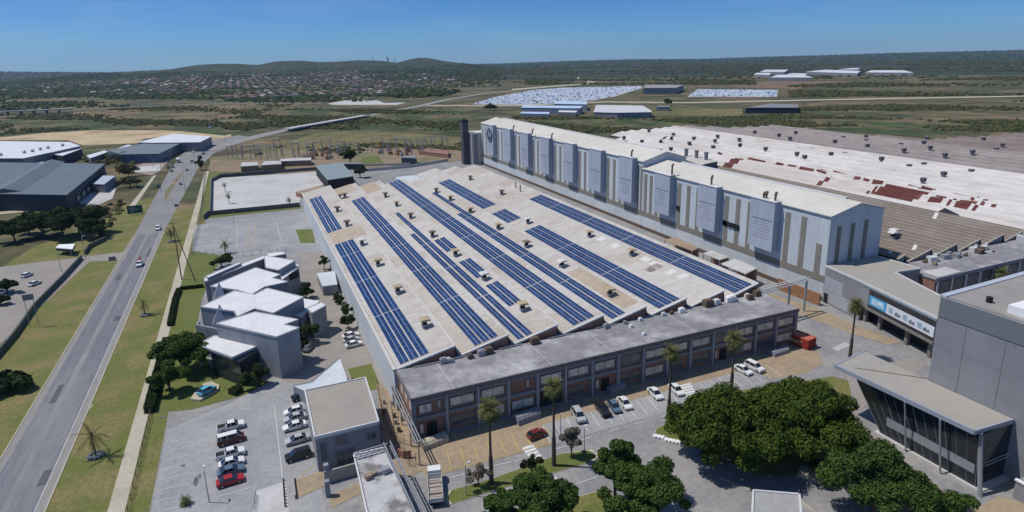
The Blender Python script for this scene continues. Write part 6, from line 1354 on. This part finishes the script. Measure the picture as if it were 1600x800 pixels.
def sign(px, py, top, w_, h_, label, m, rz=0, back=M_steel, txt=None):
    q = P2(px, py); H_ = palm_h(px, py, top); t = thing('road_sign', label, 'sign', (q[0], q[1], 0), None, rz); 
    for s in (-.38, .38): part('post', MB().bar((s*w_, .08, 0), (s*w_, .08, H_), .08, 6), [M_steel], t, org=(0, 0, 0))
    part('panel', MB().box(-w_/2, w_/2, -.06, 0, H_-h_, H_), [m], t, org=(0, 0, 0))
    fr = MB().box(-w_/2+.12, w_/2-.12, -.075, -.062, H_-.22, H_-.16).box(-w_/2+.12, w_/2-.12, -.075, -.062, H_-h_+.16, H_-h_+.22)
    if txt:
        for i, (x0, x1, z) in enumerate(txt): fr.box(x0*w_/2, x1*w_/2, -.075, -.062, H_-h_*z-.12, H_-h_*z+.12)
        part('legend', fr, [M_mark], t, org=(0, 0, 0))
    return t
sign(212, 335, 321, 6.6, 4.0, 'large green direction sign on two posts beside the main road', M_signg, 0, txt=[(-.7, .1, .3), (-.7, .5, .5), (-.7, -.1, .7)])
sign(176, 407, 401, 2.4, 1.7, 'small grey-green sign near the side street entrance', MATS['hedge_core'] if False else M_grw, 0)
sign(54, 510, 460, 2.6, 1.7, 'grey sign panel on tall posts by the left fence', M_grw, 0)
sign(276, 324, 319, 1.6, 1.2, 'tiny green sign on the verge right of the main road', M_signg, 0)
# small pale blue hut and gate posts
h_, p_ = shed('gate_hut', 'small pale blue flat-roofed hut against the long factory wall', [(495, 427), (523, 424), (527, 444), (504, 447)], 3.2, M_gw, M_wallb, 'hut')
# palisade fences
def palis(pts, lab, h=1.8, m=None):
    w_ = [P2(*p) for p in pts]; fn = thing('palisade_fence', lab, 'fence', (*w_[0], 0)); b_ = MB()
    for a, b in zip(w_, w_[1:]):
        a, b = Vector(a), Vector(b); n = max(2, int((b-a).length/3))
        for i in range(n): u = a.lerp(b, i/n); part('post', MB().bar((u.x, u.y, 0), (u.x, u.y, h), .06, 4), [m or M_frame], fn)
        for z in (.3, h*.55, h): b_.bar((a.x, a.y, z), (b.x, b.y, z), .035, 4)
    part('rails', b_, [m or M_frame], fn)
palis([(200, 800), (236, 646)], 'dark palisade fence between the cream footpath and the south car park', 1.3, M_wood)
palis([(300, 400), (312, 350), (322, 262)], 'thin dark fence along the footpath by the north car park')
palis([(300, 395), (380, 400), (460, 392)], 'thin fence along the near side of the north car park')
palis([(400, 775), (397, 800)], 'short railing by the car park exit', 1.0)
mb = MB()
for i in range(9): p = Vector(P2(443, 752)).lerp(Vector(P2(446, 792)), i/8); mb.bx((p.x, p.y, 0), (.25, .25, .6))
solo('bollard_row', mb, [M_dark], 'line of short black lane dividers at the car park exit', 'lane divider')
for i in range(8):
    p = P2(1024+i*5.6, 683+i*1.2+(i > 2)*2); o_ = 'painted white kerb stone along the corner of the big-tree island'
    solo('white_stone', MB().bx((0, 0, 0), (.9, .6, .35), .3), [M_white], o_, 'kerb stone', (p[0], p[1], .1), 'white stones round the islands')
# yellow barriers and clutter in sandy lane
r = random.Random(5)
for i in range(9):
    p = P2(600+r.uniform(0, 30), 618+r.uniform(0, 60)); solo('drum', MB().bar((0, 0, 0), (0, 0, .95), .32, 10), [M_wood if i % 2 else M_steel], 'small drum standing in the sandy lane beside the pipe rack', 'drum', (p[0], p[1], .03), 'drums in the sandy lane')
# ================================================================== CAR STORAGE LOTS
far_paint = [mat('far_car_pale', (.62, .66, .72), .3, 0, 1), mat('far_car_blue', (.20, .30, .45), .3, 0, 1), mat('far_car_dark', (.08, .09, .11), .3, 0, 1)]
def simple_car(mb, x, y, rz, mi):
    ca, sa = math.cos(rz), math.sin(rz)
    def T(u, v, z): return (x+ca*u-sa*v, y+sa*u+ca*v, z)
    vs = [T(u, v, z) for z, k in ((.3, 1), (.95, .98)) for u, v in ((-2.2*k, -.87), (2.2*k, -.87), (2.2*k, .87), (-2.2*k, .87))]+[T(u, v, 1.45) for u, v in ((-1.4, -.65), (.7, -.65), (.7, .65), (-1.4, .65))]
    mb.mesh(vs, [(0, 1, 5, 4), (1, 2, 6, 5), (2, 3, 7, 6), (3, 0, 4, 7), (4, 5, 9, 8), (5, 6, 10, 9), (6, 7, 11, 10), (7, 4, 8, 11), (8, 9, 10, 11)], mi)
sm_c = []
for mi in range(3): m_ = MB(); simple_car(m_, 0, 0, 0, 0); sm_c.append(m_.data('stored_car', [far_paint[mi]]))
def lot(px, seed, nind, lab, grp, dx=3.2, dy=7.5):
    r = random.Random(seed); P = [P2(*a) for a in px]; xs = [p[0] for p in P]; ys = [p[1] for p in P]; spots = []; y = min(ys)
    row = 0
    while y < max(ys):
        x = min(xs)+r.uniform(0, 2)
        while x < max(xs):
            if inpoly(x, y, P) and r.random() < .86: spots.append((x, y))
            x += dx
        row += 1; y += dy if row % 3 else dy+6
    spots.sort(key=lambda p: math.hypot(*p)); mb = MB()
    for i, (x, y) in enumerate(spots):
        mi = 0 if r.random() < .72 else (1 if r.random() < .6 else 2)
        if i < nind:
            o = bpy.data.objects.new('stored_car', sm_c[mi]); COL.objects.link(o); o.location = (x, y, .25); o.rotation_euler = (0, 0, math.pi/2); tag(o, lab, 'car', grp)
        else: simple_car(mb, x, y, math.pi/2, mi)
    if len(spots) > nind: struct('stored_cars', MBz(mb), far_paint, kind='stuff')
def MBz(mb): mb.v = [(a, b, c+.25) for a, b, c in mb.v]; return mb
lot([(742, 162.5), (772, 153), (830, 142), (880, 138), (1000, 135.5), (1003, 138), (958, 150.5), (905, 160.5), (820, 163.5)], 1, 200, 'pale new car in the large left storage lot behind the blue warehouses', 'cars stored in the left lot')
lot([(1076, 151), (1092, 140.5), (1214, 141.5), (1212, 151)], 2, 100, 'pale new car in the right storage lot beyond the grey depot', 'cars stored in the right lot')
# ================================================================== HILLSIDE SUBURB
hm = [mat('house_wall_pale', (.36, .33, .29), .9, .08, .3), mat('roof_terracotta', (.19, .10, .07), .9, .15, .3), mat('roof_grey', (.17, .17, .18), .9, .12, .3), mat('roof_white', (.50, .50, .50), .8, .05, .3), mat('roof_brown', (.13, .09, .07), .9, .12, .3)]
def house(mb, x, y, z, rz, L_, W_, rm, h=3.2, rh=1.8):
    ca, sa = math.cos(rz), math.sin(rz)
    def T(u, v, w): return (x+ca*u-sa*v, y+sa*u+ca*v, z+w)
    a, b = L_/2, W_/2; mb.mesh([T(u, v, w) for w in (-3, h) for u, v in ((-a, -b), (a, -b), (a, b), (-a, b))], [(0, 1, 5, 4), (1, 2, 6, 5), (2, 3, 7, 6), (3, 0, 4, 7)], 0)
    a += .5; b += .5; k = min(a-.2, b); mb.mesh([T(-a, -b, h-.05), T(a, -b, h-.05), T(a, b, h-.05), T(-a, b, h-.05), T(-a+k, 0, h+rh), T(a-k, 0, h+rh)], [(0, 1, 5, 4), (1, 2, 5), (2, 3, 4, 5), (3, 0, 4)], rm)
r = random.Random(77); spots = []
while len(spots) < 1500:
    px = r.triangular(-30, 800, 430); a = R(azof(px)); rr = math.sqrt(r.uniform(1420**2, 3500**2))
    x, y = rr*math.sin(a), rr*math.cos(a)
    if px < 330 and rr < 1700+(330-px)*2.2: continue
    if px > 640 and rr < 1600+(px-640)*6: continue
    if px > 560 and rr > 3000-(px-560)*2: continue
    if math.sin(x*.006+1)*math.cos(y*.005)+.4*math.sin(x*.02) < -.55: continue
    gx, gy = round(x/24)*24+r.uniform(-5, 5), round(y/34)*34+r.uniform(-5, 5); spots.append((gx, gy, math.hypot(gx, gy)))
spots = sorted(set(spots), key=lambda s: s[2]); mb = MB(); vm = {}
names = {1: 'terracotta', 2: 'grey', 3: 'white', 4: 'brown'}
for i, (x, y, d) in enumerate(spots):
    rm = r.choice([1, 1, 1, 2, 2, 4, 4, 4, 4, 4, 3]); rz = r.choice([0, math.pi/2])+r.uniform(-.3, .3); L_, W_ = r.uniform(10, 18), r.uniform(7, 11)
    if i < 280:
        v = (rm, r.randrange(3))
        if v not in vm: m_ = MB(); house(m_, 0, 0, 0, 0, L_, W_, rm); vm[v] = m_.data('house', hm)
        o = bpy.data.objects.new('house', vm[v]); COL.objects.link(o); o.location = (x, y, height(x, y)); o.rotation_euler = (0, 0, rz); tag(o, 'small distant house with %s hipped roof in the suburb below the hills' % names[rm], 'house', '%s-roofed houses in the far suburb' % names[rm])
    else: house(mb, x, y, height(x, y), rz, L_, W_, rm)
struct('suburb_houses', mb, hm, kind='stuff')
# masts and tower block on the hill
for px, py, top, lab in ((583, 97, 88, 'thin mast left of the tower on the hilltop'), (606, 97, 89.5, 'small pale tower block between two hill summits'), (617, 97, 91, 'thin mast right of the tower on the hilltop')):
    z = 60
    d = ray(px, py); rr = 4300; hh = math.hypot(d.x, d.y); x, y = d.x/hh*rr, d.y/hh*rr; z = height(x, y); zt = CH+ray(px, top).z/hh*rr
    w_ = 9 if px == 606 else 3
    solo('hill_mast' if w_ == 3 else 'tower_block', MB().bx((0, 0, -3), (w_, w_, max(12, zt-z+3))).bx((0, 0, max(9, zt-z)), (w_*.5, w_*.5, 4)), [M_conc if w_ == 9 else M_steel], lab, 'mast' if w_ == 3 else 'tower', (x, y, z))
# ================================================================== AIR
hz_ = MB().box(-15000, 15000, -3000, 13500, -40, 330) if False else MB().box(-14000, 14000, -2500, 13500, -160, 330)
me = hz_.data('haze', []); hm_ = bpy.data.materials.new('haze_air'); hm_.use_nodes = True; n = hm_.node_tree.nodes; l = hm_.node_tree.links; n.clear()
vo = n.new('ShaderNodeVolumePrincipled'); oo = n.new('ShaderNodeOutputMaterial'); vo.inputs['Color'].default_value = (.55, .74, 1, 1); vo.inputs['Density'].default_value = 3.8e-5; vo.inputs['Anisotropy'].default_value = .2
l.new(vo.outputs[0], oo.inputs['Volume']); me.materials.append(hm_); ho = bpy.data.objects.new('haze', me); COL.objects.link(ho); ho['kind'] = 'stuff'
